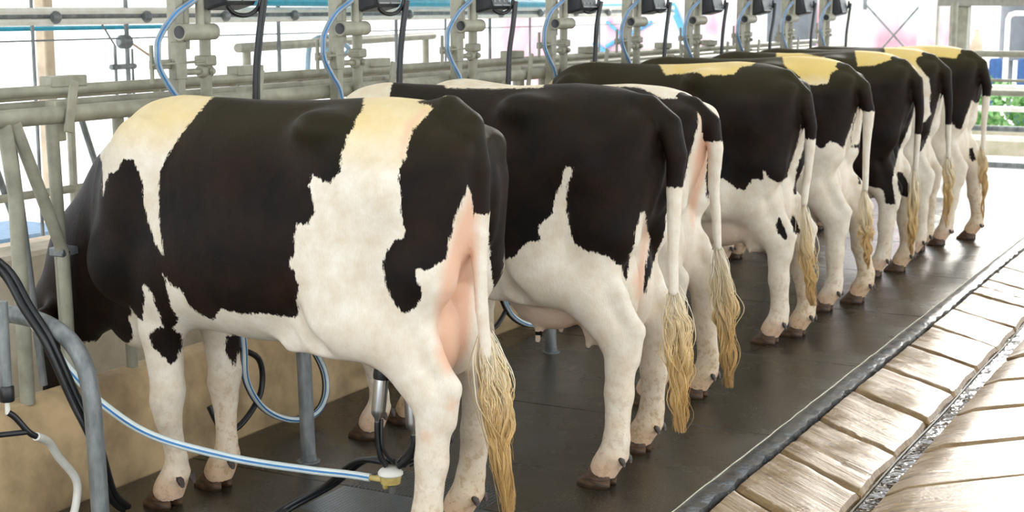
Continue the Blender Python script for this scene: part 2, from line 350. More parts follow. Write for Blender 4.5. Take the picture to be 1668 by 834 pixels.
COATS[2] = (0.4381,0.1539,[('b',None,[(-0.891,0.749),(-0.747,0.751),(-0.653,0.759),(-0.606,0.79),(-0.563,0.804),(-0.547,0.827),(-0.513,0.856),(-0.466,0.861),(-0.479,0.9),(-0.473,0.918),(-0.422,0.962),(-0.418,1.017),(-0.396,1.06),(-0.379,1.125),(-0.353,1.12),(-0.368,1.06),(-0.378,1.006),(-0.367,0.927),(-0.351,0.861),(-0.311,0.829),(-0.224,0.808),(-0.179,0.773),(-0.155,0.72),(-0.144,0.817),(-0.134,0.841),(-0.124,0.907),(-0.109,0.964),(-0.095,0.969),(-0.083,0.915),(-0.062,0.866),(-0.076,0.802),(-0.091,0.688),(-0.084,0.66),(-0.057,0.756),(-0.016,0.882),(-0.003,0.98),(0.012,1.067),(0.079,1.068),(0.073,1.503),(-0.077,1.485),(-0.451,1.486),(-0.467,1.428),(-0.665,1.434),(-0.843,1.447),(-0.877,1.507),(-1.068,1.517),(-1.046,0.745)]),('p',None,[(-0.075,1.067),(-0.02,1.151),(-0.01,1.133),(-0.04,1.091),(-0.069,1.024),(-0.095,0.915),(-0.109,0.802),(-0.134,0.714),(-0.106,0.619),(-0.084,0.688),(-0.071,0.847)])])
COATS[3] = (0.4031,0.1315,[('b',None,[(-0.421,1.381),(-0.315,1.375),(-0.207,1.319),(-0.104,1.32),(-0.066,1.291),(-0.067,1.214),(-0.09,1.109),(-0.102,1.058),(-0.126,0.955),(-0.135,0.884),(-0.193,0.845),(-0.412,0.842)]),('b',None,[(-0.018,1.149),(-0.001,1.154),(0.001,0.963),(-0.007,0.886),(-0.021,0.991)]),('p',None,[(-0.066,1.28),(-0.038,1.27),(-0.006,1.177),(-0.013,1.065),(-0.043,0.912),(-0.073,0.752),(-0.097,0.885),(-0.086,1.064),(-0.058,1.179)])])
COATS[4] = (0.3345,0.1094,[('b',None,[(-0.659,0.807),(-0.415,0.843),(-0.368,0.806),(-0.347,0.791),(-0.303,0.78),(-0.271,0.836),(-0.238,0.843),(-0.217,0.834),(-0.218,0.889),(-0.199,0.865),(-0.19,0.847),(-0.136,0.82),(-0.091,0.848),(-0.08,0.902),(-0.051,1.01),(-0.03,1.115),(-0.024,1.172),(-0.012,1.172),(-0.005,1.059),(-0.013,0.995),(-0.041,0.893),(-0.056,0.766),(-0.04,0.759),(-0.033,0.818),(-0.006,0.912),(0.021,1.004),(0.09,1.005),(0.086,1.478),(-0.239,1.457),(-0.288,1.419),(-0.343,1.405),(-0.373,1.368),(-0.529,1.358),(-0.548,1.377),(-0.675,1.374),(-0.727,1.372),(-0.781,1.453),(-1.356,1.46),(-1.328,0.794)]),('b',None,[(-0.134,0.649),(-0.115,0.628),(-0.083,0.545),(-0.098,0.535),(-0.141,0.577),(-0.145,0.617)]),('b',None,[(-0.054,0.673),(-0.013,0.572),(-0.023,0.559),(-0.056,0.573),(-0.065,0.622)])])
COATS[5] = (0.2953,0.0978,[('b',None,[(-0.388,0.884),(-0.276,0.985),(-0.264,0.938),(-0.227,0.911),(-0.181,0.956),(-0.141,0.943),(-0.105,0.913),(-0.093,0.958),(-0.065,1.048),(-0.031,1.148),(-0.013,1.195),(-0.001,1.148),(0.002,0.991),(-0.016,0.945),(-0.055,0.933),(-0.068,0.98),(-0.045,1.08),(-0.025,1.166),(-0.03,1.145),(-0.055,1.062),(-0.063,1.011),(-0.058,0.926),(-0.015,0.927),(-0.007,0.871),(0.006,0.715),(-0.011,0.715),(-0.012,0.871),(0.014,1.012),(0.079,1.064),(0.074,1.414),(-0.047,1.401),(-0.132,1.37),(-0.192,1.333),(-0.198,1.277),(-0.285,1.266),(-0.315,1.269),(-0.385,1.339),(-0.444,1.377),(-0.477,1.483),(-1.841,1.511),(-1.859,0.86)]),('p',None,[(-0.014,1.216),(0.006,1.199),(-0.01,1.138),(-0.03,1.131)])])
COATS[6] = (0.259,0.0865,[('b',None,[(-0.405,0.625),(-0.238,0.567),(-0.181,0.561),(-0.163,0.468),(-0.098,0.462),(-0.127,0.621),(-0.091,0.787),(-0.006,1.026),(0.032,1.08),(0.087,1.1),(0.061,1.332),(-0.007,1.302),(-0.053,1.336),(-0.106,1.375),(-0.148,1.383),(-0.204,1.362),(-0.264,1.337),(-0.365,1.332),(-0.389,1.451),(-1.99,1.475),(-1.991,0.573)]),('w',None,[(-0.891,1.435),(-0.75,1.434),(-0.57,1.39),(-0.583,1.365),(-0.743,1.38),(-0.883,1.385)]),('b',None,[(-0.058,0.668),(-0.017,0.59),(0.006,0.511),(-0.021,0.502),(-0.074,0.525),(-0.092,0.594),(-0.09,0.668)])])
COATS[7] = (0.2388,0.0796,[('b',None,[(-0.197,1.363),(-0.204,1.328),(-0.162,1.282),(-0.108,1.215),(-0.097,1.145),(-0.1,1.029),(-0.085,0.984),(-0.124,0.929),(-0.152,0.92),(-0.172,0.837),(-0.162,0.711),(-0.135,0.732),(-0.089,0.838),(-0.049,1.04),(-0.026,1.148),(0.061,1.174),(0.073,1.405),(-0.128,1.39)]),('b',None,[(-1.908,1.452),(-0.417,1.449),(-0.405,1.369),(-0.473,1.341),(-0.572,1.228),(-0.99,1.162),(-1.913,1.163)])])
COATS[8] = (0.2144,0.0751,[('b',None,[(-0.699,1.338),(-0.551,1.369),(-0.44,1.381),(-0.418,1.363),(-0.315,1.347),(-0.191,1.339),(-0.183,1.362),(-0.133,1.411),(-0.122,1.455),(0.088,1.454),(0.082,1.102),(-0.037,1.015),(-0.072,1.042),(-0.135,0.83),(-0.16,0.83),(-0.205,0.877),(-0.213,1.061),(-0.3,1.094),(-0.686,1.09)]),('b',None,[(-0.066,0.691),(-0.045,0.7),(-0.01,0.611),(-0.035,0.592),(-0.063,0.619)]),('b',None,[(-2.054,1.456),(-0.629,1.457),(-0.588,1.392),(-0.699,1.333),(-0.961,1.269),(-2.049,1.221)])])
#COATS_END

def hair_switch(path, n, seed, spread, parent, mat):
    """long wavy tail hair: fine tapered strands gathered into curling locks along a path of (x,y,z)"""
    rnd = random.Random(seed); P = np.array(path, float); V, Fs, TT = [], [], []
    seg = 26; T = np.linspace(0, 1, len(P)); locks = []
    for i in range(max(9, n // 26)):
        locks.append(dict(a=rnd.random() * 6.283, o=rnd.uniform(.15, 1.0), ph=rnd.random() * 6.3, ph2=rnd.random() * 6.3, fr=rnd.uniform(2.2, 3.8), amp=rnd.uniform(.006, .016), end=min(1.0, rnd.uniform(.62, 1.12)), st=rnd.uniform(0, .30)))
    for i in range(n):
        k_ = rnd.choice(locks); t0 = k_['st'] * rnd.random(); t1 = min(1.0, k_['end'] * rnd.uniform(.90, 1.04))
        a, off = k_['a'], spread * k_['o']; sa, so = rnd.random() * 6.283, rnd.random() ** .7
        r0 = rnd.uniform(.0011, .0022); b = len(V); fz = rnd.uniform(.7, 1.3); tone = rnd.random() * .35; stray = rnd.uniform(2, 4) if rnd.random() < .07 else 1
        for j in range(seg + 1):
            s = j / seg; t = t0 + (t1 - t0) * s
            c = np.array([np.interp(t, T, P[:, k]) for k in range(3)])
            env = math.sin(min(1, t * 2.3) * math.pi / 2) * (1.0 - .82 * max(0, t - .5) / .5)
            w = k_['amp'] * min(1, t * 2.2)
            lr = (.016 * (1 - .72 * s) + .002) * so * stray * min(1, .35 + s * 2)
            dx = off * env * math.cos(a) + w * math.sin(k_['ph'] + k_['fr'] * t * 6.3) + lr * math.cos(sa + 2.5 * t * fz)
            dy = off * env * math.sin(a) * .8 + w * math.sin(k_['ph2'] + k_['fr'] * t * 6.3) + lr * math.sin(sa + 2.5 * t * fz)
            c = c + [dx, dy, 0]
            r = r0 * (1 - .7 * s ** 2)
            for k in range(3):
                q = a + k * 2.094; V.append((c[0] + r * math.cos(q), c[1] + r * math.sin(q), c[2])); TT.append(t * .9 + tone - .17)
        for j in range(seg):
            for k in range(3): Fs.append((b + j * 3 + k, b + j * 3 + (k + 1) % 3, b + j * 3 + 3 + (k + 1) % 3, b + j * 3 + 3 + k))
    me = mesh_from('tail_switch', V, Fs); at_ = me.attributes.new('t', 'FLOAT', 'POINT'); at_.data.foreach_set('value', np.array(TT, np.float32))
    return link('tail_switch', me, mat, parent)
def hair_material():
    m, t, b = nt('tail_hair')
    a = N(t, 'ShaderNodeAttribute', attribute_name='t').outputs['Fac']
    c = ramp(t, a, [(.02, (.86, .80, .66)), (.30, (.86, .70, .42)), (.62, (.78, .52, .20)), (.98, (.50, .29, .10))])
    L(t, c.outputs[0], b.inputs['Base Color']); b.inputs['Roughness'].default_value = .38; b.inputs['Specular IOR Level'].default_value = .6
    return m
M['hair'] = hair_material()

def build_cow(i, pos, label, switch, **kw):
    c = dict(DEF); c.update(kw)
    V, Q = cow_field(c).mesh()
    me = mesh_from('cow_body', V, Q)
    A, E, polys = COATS.get(i, (R(25), R(8), []))
    u, v = chart(V, A, E); sd = np.full(len(V), .5)
    pink = np.zeros(len(V)); top_light = np.clip((V[:, 2] - 1.22 * c['z']) / .14, 0, 1) * c.get('yellow', .6)  # light on the backs painted in as a tint growing with height
    base = []
    for kind, rng, P in polys:
        d = poly_sd(P, u, v)
        if rng: 
            lo, hi = rng; d = np.maximum(d, np.maximum(lo - V[:, 1], V[:, 1] - hi))
        if kind == 'b': sd = np.minimum(sd, d)
        elif kind == 'w': sd = np.maximum(sd, -d)
        elif kind == 'p': pink = np.maximum(pink, np.clip(-d / .03 + .3, 0, 1))
    if not polys:
        sd = np.where(V[:, 2] > .8, -.2, .2)
    # the tail keeps its own colours: black above zc, white below
    T = np.array([t[:4] for t in c['tail']]); zc = c.get('zc', 1.05); near = np.full(len(V), 1e9)
    for a, b in zip(T[:-1], T[1:]):
        D = b[:3] - a[:3]; t = np.clip(((V - a[:3]) @ D) / (D @ D), 0, 1)
        near = np.minimum(near, np.linalg.norm(V - a[:3] - t[:, None] * D, axis=1) - (a[3] + (b[3] - a[3]) * t))
    on = (near < .009) & (V[:, 0] > c.get('tx', -.14)); sd = np.where(on, np.clip(zc - V[:, 2], -.2, .2), sd)
    # udder, belly skin, pasterns
    ud = np.exp(-(((V[:, 0] + .40) / .21) ** 2 + (V[:, 1] / .17) ** 2 + ((V[:, 2] - .60) / .15) ** 2) * 1.2) * 1.3
    low = np.clip((.15 - V[:, 2]) / .07, 0, 1) * .75
    if c.get('darkteat'): sd = np.where((np.abs(V[:, 1]) < .15) & (V[:, 2] < .515) & (V[:, 2] > .40) & (V[:, 0] > -.56) & (V[:, 0] < -.24) & (ud > .35), -.05, sd)
    pink = np.clip(np.maximum(np.maximum(pink, ud), low), 0, 1)
    dirt = np.clip((.60 - V[:, 2]) / .52, 0, 1) * (.50 + .40 * (V[:, 1] > 0)) * c.get('muck', 1)
    for nm, arr in (('patch', sd), ('pink', pink), ('top_light', top_light), ('dirt', dirt)):
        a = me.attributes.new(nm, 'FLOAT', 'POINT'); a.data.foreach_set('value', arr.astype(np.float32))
    root = empty('dairy_cow', (pos[0], pos[1], 0), label, 'cow', 'black and white cows standing in the milking stalls')
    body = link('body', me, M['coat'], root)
    for (fx, fy), sz in ((c['hn'], 1.05), (c['hf'], 1.05), (c['fn'], 1.0), (c['ff'], 1.0)):
        hoof_obj(fx - .058, fy, root, sz)
        for s in (-1, 1): dewclaw_obj(fx + .042, fy + s * .030, .112, root, 1.05)
    if switch: hair_switch(switch[0], switch[1], i, switch[2], root, M['hair'])
    return root
# ------------------------------------------------------------------ more materials
def wet_floor():
    m, t, b = nt('wet_mat'); v = coords(t)
    n = noise(t, v, 2.2, 5, .6); f = noise(t, v, 160, 3, .7); g = noise(t, v, 12, 4, .6)
    c = ramp(t, n, [(.3, (.017, .015, .011)), (.75, (.052, .043, .026))]).outputs[0]
    c = mix(t, ramp(t, f, [(.58, (0, 0, 0)), (.72, (1, 1, 1))]).outputs[0], c, (.20, .175, .125))
    L(t, c, b.inputs['Base Color'])
    r = ramp(t, n, [(.36, (.14, .14, .14)), (.62, (.36, .36, .36))]).outputs[0]; L(t, r, b.inputs['Roughness'])
    bump(t, b, math_(t, 'ADD', math_(t, 'MULTIPLY', f, .8), g), .30, .005)
    return m
def stone_material(ang):
    m, t, b = nt('wet_stone'); c0 = N(t, 'ShaderNodeTexCoord')
    mp0 = N(t, 'ShaderNodeMapping'); mp0.inputs['Rotation'].default_value = (0, 0, ang); L(t, c0.outputs['Object'], mp0.inputs[0])
    mp = N(t, 'ShaderNodeMapping'); mp.inputs['Scale'].default_value = (1.2, 15, 1); L(t, mp0.outputs[0], mp.inputs[0])
    st = noise(t, mp.outputs[0], 3, 6, .65); big = noise(t, coords(t), 2.5, 4, .6); f = noise(t, coords(t), 60, 4, .7)
    c = ramp(t, st, [(.30, (.045, .022, .008)), (.42, (.19, .115, .045)), (.60, (.33, .22, .10)), (.78, (.46, .34, .18))]).outputs[0]
    c = mix(t, math_(t, 'MULTIPLY', f, .5), c, (.16, .11, .06)); L(t, c, b.inputs['Base Color'])
    r = ramp(t, big, [(.36, (.14, .14, .14)), (.62, (.42, .42, .42))]).outputs[0]; L(t, r, b.inputs['Roughness'])
    b.inputs['Specular IOR Level'].default_value = .5
    bump(t, b, math_(t, 'ADD', math_(t, 'MULTIPLY', st, 1.2), math_(t, 'MULTIPLY', f, .30)), .35, .012)
    return m
M['floor'] = wet_floor(); M['stone'] = stone_material(R(38.7)); M['stone2'] = stone_material(R(-45.5))
M['wall'] = simple('stained_plaster', (.60, .44, .24), .75, scale=3.6, bmp=.3, col2=(.27, .19, .105))
M['trough'] = simple('trough_plaster', (.55, .50, .40), .8, scale=5, bmp=.2, col2=(.38, .33, .25))
M['cream'] = simple('painted_pipe', (.36, .355, .275), .5, scale=9, bmp=.08, col2=(.22, .215, .165))
M['galv'] = simple('galvanised_pipe', (.27, .29, .29), .45, .35, scale=22, bmp=.2, col2=(.11, .125, .13), stretch=(1, 1, .35))
M['black'] = simple('black_rubber', (.012, .013, .015), .35, var=.2)
M['steel'] = simple('brushed_steel', (.62, .63, .64), .28, 1.0, var=.1, scale=60, stretch=(1, 1, .1))
M['amber'] = simple('amber_plastic', (.62, .50, .20), .25, scale=30, col2=(.40, .30, .08))
M['whitep'] = simple('white_plastic', (.80, .80, .74), .35, scale=15, col2=(.68, .67, .58))
M['tube'] = simple('milk_tube', (.80, .86, .82), .25, scale=9, col2=(.56, .68, .70))
M['bluest'] = simple('blue_stripe', (.02, .20, .50), .35)
M['greytube'] = simple('grey_tube', (.30, .36, .40), .25, scale=10, col2=(.20, .25, .30))
M['cyan'] = simple('cyan_pipe', (.02, .38, .55), .4)
M['concrete'] = simple('sunlit_concrete', (.78, .77, .74), .75, scale=3, var=.06, bmp=.1)
M['edge'] = simple('worn_rubber_edge', (.10, .115, .125), .22, .3, scale=16, bmp=.5, col2=(.045, .05, .055))
M['caulk'] = simple('caulk', (.62, .60, .45), .6)
M['key'] = simple('grey_keys', (.34, .36, .36), .5)
M['case'] = simple('dark_housing', (.030, .034, .038), .45)
M['panel'] = simple('keypad_panel', (.085, .095, .10), .4)
M['beige'] = simple('beige_column', (.62, .50, .36), .7, scale=8)
M['leaf'] = simple('leaf_green', (.12, .36, .09), .5, scale=14, col2=(.34, .55, .22))
M['blue'] = simple('blue_plastic', (.02, .09, .26), .5)
M['tank'] = simple('dark_tank', (.16, .18, .20), .45, scale=4)
M['lowwall'] = simple('low_rough_wall', (.52, .46, .36), .85, scale=9, bmp=.4, col2=(.38, .36, .24))
def water():
    m, t, b = nt('gutter_water'); b.inputs['Base Color'].default_value = (.045, .030, .015, 1); b.inputs['Roughness'].default_value = .08
    n = noise(t, coords(t), 9, 3, .55); bump(t, b, n, .55, .02); return m
M['water'] = water()
def mural():
    m, t, b = nt('painted_panel'); v = coords(t, (1, 1, .5))
    n = noise(t, v, 1.3, 3, .5); c = ramp(t, n, [(.50, (.80, .80, .82)), (.62, (.74, .36, .44)), (.76, (.80, .70, .72))])
    L(t, c.outputs[0], b.inputs['Base Color']); b.inputs['Roughness'].default_value = .7; return m
M['mural'] = mural()

# ------------------------------------------------------------------ mesh helpers
class MB:
    def __init__(s): s.V = []; s.F = []; s.mi = []; s.m = 0
    def face(s, f): s.F.append(f); s.mi.append(s.m)
    def box(s, lo, hi, bev=0.0, rot=None, piv=None):
        """box with chamfered vertical and horizontal edges"""
        lo, hi = np.array(lo, float), np.array(hi, float); c = (lo + hi) / 2; e = (hi - lo) / 2; b = min(bev, min(e) * .9)
        base = len(s.V); pts = []
        for sx in (-1, 1):
            for sy in (-1, 1):
                for sz in (-1, 1):
                    for ax in range(3):
                        q = np.array([sx, sy, sz]) * e
                        for k in range(3):
                            if k != ax: q[k] -= np.array([sx, sy, sz])[k] * b
                        pts.append(c + q)
        pts = [np.array(p) for p in pts]
        if rot is not None:
            pv = np.array(piv if piv is not None else c); Rm = np.array(rot); pts = [Rm @ (p - pv) + pv for p in pts]
        s.V += [tuple(p) for p in pts]
        I = lambda x, y, z, a: base + ((x * 4 + y * 2 + z) * 3 + a)
        F_ = []
        for a in range(3):
            for sgn in (0, 1):
                o = [k for k in range(3) if k != a]; q = []
                for u, v in ((0, 0), (1, 0), (1, 1), (0, 1)):
                    k = [0, 0, 0]; k[a] = sgn; k[o[0]] = u; k[o[1]] = v; q.append(I(*k, a))
                F_.append(q)
        if b > 0:
            for a in range(3):
                o = [k for k in range(3) if k != a]
                for u in (0, 1):
                    for v in (0, 1):
                        k0 = [0, 0, 0]; k0[o[0]] = u; k0[o[1]] = v; k1 = list(k0); k1[a] = 1
                        F_.append([I(*k0, o[0]), I(*k1, o[0]), I(*k1, o[1]), I(*k0, o[1])])
            for x in (0, 1):
                for y in (0, 1):
                    for z in (0, 1): F_.append([I(x, y, z, 0), I(x, y, z, 1), I(x, y, z, 2)])
        for f in F_:
            p = [np.array(s.V[i]) for i in f]; nrm = np.cross(p[1] - p[0], p[2] - p[0]); cc = sum(p) / len(p)
            ctr = c if rot is None else (np.array(rot) @ (c - pv) + pv)
            s.face(tuple(f) if nrm @ (cc - ctr) > 0 else tuple(f[::-1]))
        return s
    def tube(s, path, r, n=12, smooth=0, cap=True, stripe=None, hollow=0.0):
        P = [np.array(p, float) for p in path]
        if smooth:
            Q = []
            for i in range(len(P) - 1):
                p0 = P[max(i - 1, 0)]; p1 = P[i]; p2 = P[i + 1]; p3 = P[min(i + 2, len(P) - 1)]
                for k in range(smooth):
                    t = k / smooth; Q.append(.5 * ((2 * p1) + (-p0 + p2) * t + (2 * p0 - 5 * p1 + 4 * p2 - p3) * t * t + (-p0 + 3 * p1 - 3 * p2 + p3) * t ** 3))
            Q.append(P[-1]); P = Q
        rr = r if isinstance(r, (list, tuple)) else [r] * 2
        rad = np.interp(np.linspace(0, 1, len(P)), np.linspace(0, 1, len(rr)), rr)
        b = len(s.V); up = None
        for i, p in enumerate(P):
            d = P[min(i + 1, len(P) - 1)] - P[max(i - 1, 0)]; d = d / (np.linalg.norm(d) + 1e-9)
            if up is None:
                up = np.array([0, 0, 1.0]) if abs(d[2]) < .9 else np.array([1.0, 0, 0])
            up = up - d * (up @ d); up /= np.linalg.norm(up) + 1e-9; sd = np.cross(d, up)
            for k in range(n):
                a = 2 * math.pi * k / n; s.V.append(tuple(p + rad[i] * (up * math.cos(a) + sd * math.sin(a))))
        m0 = s.m
        for i in range(len(P) - 1):
            for k in range(n):
                if stripe and k in stripe[0]: s.m = stripe[1]
                s.face((b + i * n + k, b + (i + 1) * n + k, b + (i + 1) * n + (k + 1) % n, b + i * n + (k + 1) % n)); s.m = m0
        e = b + (len(P) - 1) * n
        if cap:
            s.face(tuple(b + k for k in range(n))); s.face(tuple(e + k for k in range(n))[::-1])
        return s
    def lathe(s, c, prof, n=24, axis=2):
        b = len(s.V)
        for r, h in prof:
            for k in range(n):
                a = 2 * math.pi * k / n; q = [r * math.cos(a), r * math.sin(a), h]
                if axis == 0: q = [q[2], q[0], q[1]]
                if axis == 1: q = [q[1], q[2], q[0]]
                s.V.append((c[0] + q[0], c[1] + q[1], c[2] + q[2]))
        up = prof[-1][1] > prof[0][1]
        for i in range(len(prof) - 1):
            for k in range(n): s.face((b + i * n + k, b + i * n + (k + 1) % n, b + (i + 1) * n + (k + 1) % n, b + (i + 1) * n + k))
        s.face(tuple(b + k for k in range(n))[::-1]); s.face(tuple(b + (len(prof) - 1) * n + k for k in range(n)))
        return s
    def build(s, name, mat, parent=None, smooth=True, loc=None):
        me = bpy.data.meshes.new(name); me.from_pydata([tuple(map(float, v)) for v in s.V], [], s.F); me.update()
        o = link(name, me, mat, parent)
        if any(s.mi): me.polygons.foreach_set('material_index', s.mi)
        if smooth:
            me.shade_smooth()
            me.set_sharp_from_angle(angle=R(38))
        bm = bmesh.new(); bm.from_mesh(me); bmesh.ops.recalc_face_normals(bm, faces=bm.faces[:]); bm.to_mesh(me); bm.free()
        if loc: o.location = loc
        return o
def struct(o): o['kind'] = 'structure'; return o
def copy_tree(o, parent=None):
    c = o.copy(); COL.objects.link(c); c.parent = parent
    for ch in list(o.children): copy_tree(ch, c)
    return c
ORD = ['first', 'second', 'third', 'fourth', 'fifth', 'sixth', 'seventh', 'eighth', 'ninth', 'tenth']

# ------------------------------------------------------------------ the setting
k = MB()                                                   # unseen shed roof, two gaps added in it to let in top light; the sides of the shed are open
for xa, xb in ((-7.5, -3.5), (-2.6, -1.3), (-.7, 3.2)): k.box((xa, -3.5, 3.5), (xb, 15.5, 3.62))
for y in (-3, 0, 3, 6, 9, 12, 15): k.box((-7.5, y, 3.34), (3.2, y + .12, 3.5))
struct(k.build('ceiling', simple('roof_sheet', (.50, .49, .45), .7)))
struct(MB().box((-3.74, -1, -.30), (-1.83, 14, -.012)).build('floor', M['floor']))
struct(MB().box((-40, 14, -.30), (14, 60, -.02)).box((-40, -6, -.30), (-4.95, 14, -.02)).box((1.2, -6, -.30), (14, 14, -.02)).build('ground', M['concrete']))
k = MB()                                                   # feed kerb with its sloping ledge
def prof_wall(prof, y0, y1, nseg=70):
    b = len(k.V); n = len(prof)
    rnd = random.Random(3)
    for i in range(nseg + 1):
        y = y0 + (y1 - y0) * i / nseg
        for x, z in prof: k.V.append((x + rnd.uniform(-.003, .003), y, z + (rnd.uniform(-.004, .004) if z > .05 else 0)))
    for i in range(nseg):
        for j in range(n): k.face((b + i * n + j, b + i * n + (j + 1) % n, b + (i + 1) * n + (j + 1) % n, b + (i + 1) * n + j))
    k.face(tuple(b + j for j in range(n))); k.face(tuple(b + nseg * n + j for j in range(n))[::-1])
prof_wall([(-3.725, -.3), (-3.73, .12), (-3.735, .285), (-3.745, .305), (-3.775, .37), (-3.79, .385), (-3.86, .39), (-3.88, .36), (-3.885, -.3)], -1, 13.9)
struct(k.build('wall_left', M['wall']))
k = MB(); prof_wall([(-4.62, -.3), (-4.62, .42), (-4.64, .45), (-4.70, .46), (-4.71, .68), (-4.73, .70), (-4.90, .70), (-4.92, .68), (-4.94, -.3)], -1, 13.9)
struct(k.build('wall_trough', M['trough']))
struct(MB().box((-4.64, -1, -.3), (-3.87, 13.9, .13)).build('floor_trough', M['trough']))
# rubber edging strip, caulk line
k = MB(); rnd = random.Random(5); n = 220; y0, y1 = 1.5, 13.9
for i in range(n + 1):
    y = y0 + (y1 - y0) * i / n; w = rnd.uniform(-.006, .008); h = .006 * math.sin(i * 1.9) + rnd.uniform(-.003, .003)
    for x, z in ((-1.835, .002), (-1.822, .006 + h * .3), (-1.79, .006 + h), (-1.758 + w, .002 + h), (-1.752 + w, -.03)): k.V.append((x, y, z))
for i in range(n):
    for j in range(4): k.face((i * 5 + j, i * 5 + j + 1, i * 5 + 6 + j, i * 5 + 5 + j))
struct(k.build('trim_1', M['edge']))
rnd = random.Random(8)
struct(MB().tube([(-1.838 + rnd.uniform(-.003, .003), 1.5 + i * .1, .002) for i in range(124)], .003, 6).build('trim_2', M['caulk']))

def paving(name, xa, xb, dirn, y_first, step, ny, zf, seed, streak=.002, mat=None):
    """rows of split stone slabs with rounded arrises and open joints"""
    mb = MB(); rn = np.random.RandomState(seed); NX, NY = 34, 26
    for q in range(ny):
        ya = y_first + q * step + rn.uniform(-.03, .03); yb = y_first + (q + 1) * step + rn.uniform(-.01, .01)
        b = len(mb.V); ph = rn.rand(6) * 6.3; tilt = rn.uniform(-.006, .006, 2); sp = rn.rand() < .25; spv = rn.uniform(.3, .7)
        row = rn.rand(NY + 1) * streak
        for i in range(NX + 1):
            for j in range(NY + 1):
                u, v = i / NX, j / NY
                x = xa + (xb - xa) * u
                x += .006 * math.sin(v * 7 + ph[0]) * (u - .2) 
                yy = ya + .005 + (yb - ya - .010) * v + dirn * (x - xa) + .005 * math.sin(u * 6 + ph[1]) + .003 * math.sin(u * 19 + ph[2])
                ed = min(u * (xb - xa), (1 - u) * (xb - xa)) if (xb - xa) < 1 else u * (xb - xa)
                ev = min(v, 1 - v) * step
                rr = .014
                d1 = max(0, 1 - ed / rr); d2 = max(0, 1 - ev / rr)
                z = zf(x) - rr * 1.3 * (1 - math.sqrt(max(0, 1 - min(1, d1 * d1 + d2 * d2))))
                z += row[j] + .001 * math.sin(u * 9 + ph[3] + v * 3) + .0008 * math.sin(v * 23 + ph[4]) + tilt[0] * (u - .5) + tilt[1] * (v - .5)
                if sp and abs(v - spv - .03 * math.sin(u * 5)) < .022: z -= .006
                mb.V.append((x, yy, z))
        for i in range(NX):
            for j in range(NY): mb.face((b + i * (NY + 1) + j, b + (i + 1) * (NY + 1) + j, b + (i + 1) * (NY + 1) + j + 1, b + i * (NY + 1) + j + 1))
        # skirts
        for i in range(NX):
            for j in (0, NY):
                p, q2 = b + i * (NY + 1) + j, b + (i + 1) * (NY + 1) + j; c = len(mb.V)
                for r_ in (p, q2): vx = mb.V[r_]; mb.V.append((vx[0], vx[1], vx[2] - .06))
                mb.face((p, q2, c + 1, c))
        for j in range(NY):
            for i in (0, NX):
                p, q2 = b + i * (NY + 1) + j, b + i * (NY + 1) + j + 1; c = len(mb.V)
                for r_ in (p, q2): vx = mb.V[r_]; mb.V.append((vx[0], vx[1], vx[2] - .06))
                mb.face((p, q2, c + 1, c))
    me = bpy.data.meshes.new(name); me.from_pydata(mb.V, [], mb.F); me.update(); me.shade_smooth(); me.set_sharp_from_angle(angle=R(50))
    return struct(link(name, me, mat or M['stone']))
paving('floor_paving_ramp', -1.745, -1.335, -.80, 2.37, .533, 24, lambda x: -.004 - .03 * (x + 1.745), 4)
paving('floor_paving_lane', -1.262, .9, 1.02, 1.15, .597, 24, lambda x: -.02, 9, .003, M['stone2'])
struct(MB().box((-1.80, -1, -.30), (1.25, 14, -.075)).build('floor_gutter', simple('muddy_bed', (.05, .035, .02), .5, scale=12, col2=(.10, .08, .045))))
struct(MB().box((-1.36, -1, -.075), (-1.22, 14, -.045)).build('gutter_water', M['water']))
struct(MB().tube([(-1.328 + .004 * math.sin(i), 1.5 + i * .25, -.040) for i in range(50)], .004, 6).build('trim_glint', simple('glint_strip', (.30, .27, .20), .1)))  # thin pale strip standing in for the glint along the water's edge

# rubber mats on the platform
MATP = [(-.8, 1.7), (1.706, 3.04), (3.046, 4.392), (4.398, 5.735), (5.741, 7.08), (7.086, 8.42), (8.426, 9.76), (9.766, 11.1), (11.106, 12.44), (12.446, 13.9)]
m0 = MB()
for i, (a, b_) in enumerate(MATP[1:]):
    o = MB().box((-3.715, a, -.012), (-1.842, b_, 0), .003).build('rubber_mat', M['floor'])
    tag(o, 'dark wet rubber mat on the milking platform, %s from the front' % ORD[i], 'mat', 'rubber mats laid along the platform')
dm = MB()
for i in range(34):
    for j in range(40):
        x = -2.98 + i * .0165; y = 4.11 + j * .0068 * 2
        if x < -2.42: dm.lathe((x, y, -.0005), [(.0052, 0), (.0035, .0022)], 6)
o = MB().box((-3.0, 4.10, -.003), (-2.40, 4.385, .001), .001).build('studded_plate', simple('studded_grey', (.085, .10, .11), .3, .2)); tag(o, 'grey studded plate lying on the mat under the milking cluster', 'plate')
dm.build('stud', o.data.materials[0], o)['kind'] = 'stuff'

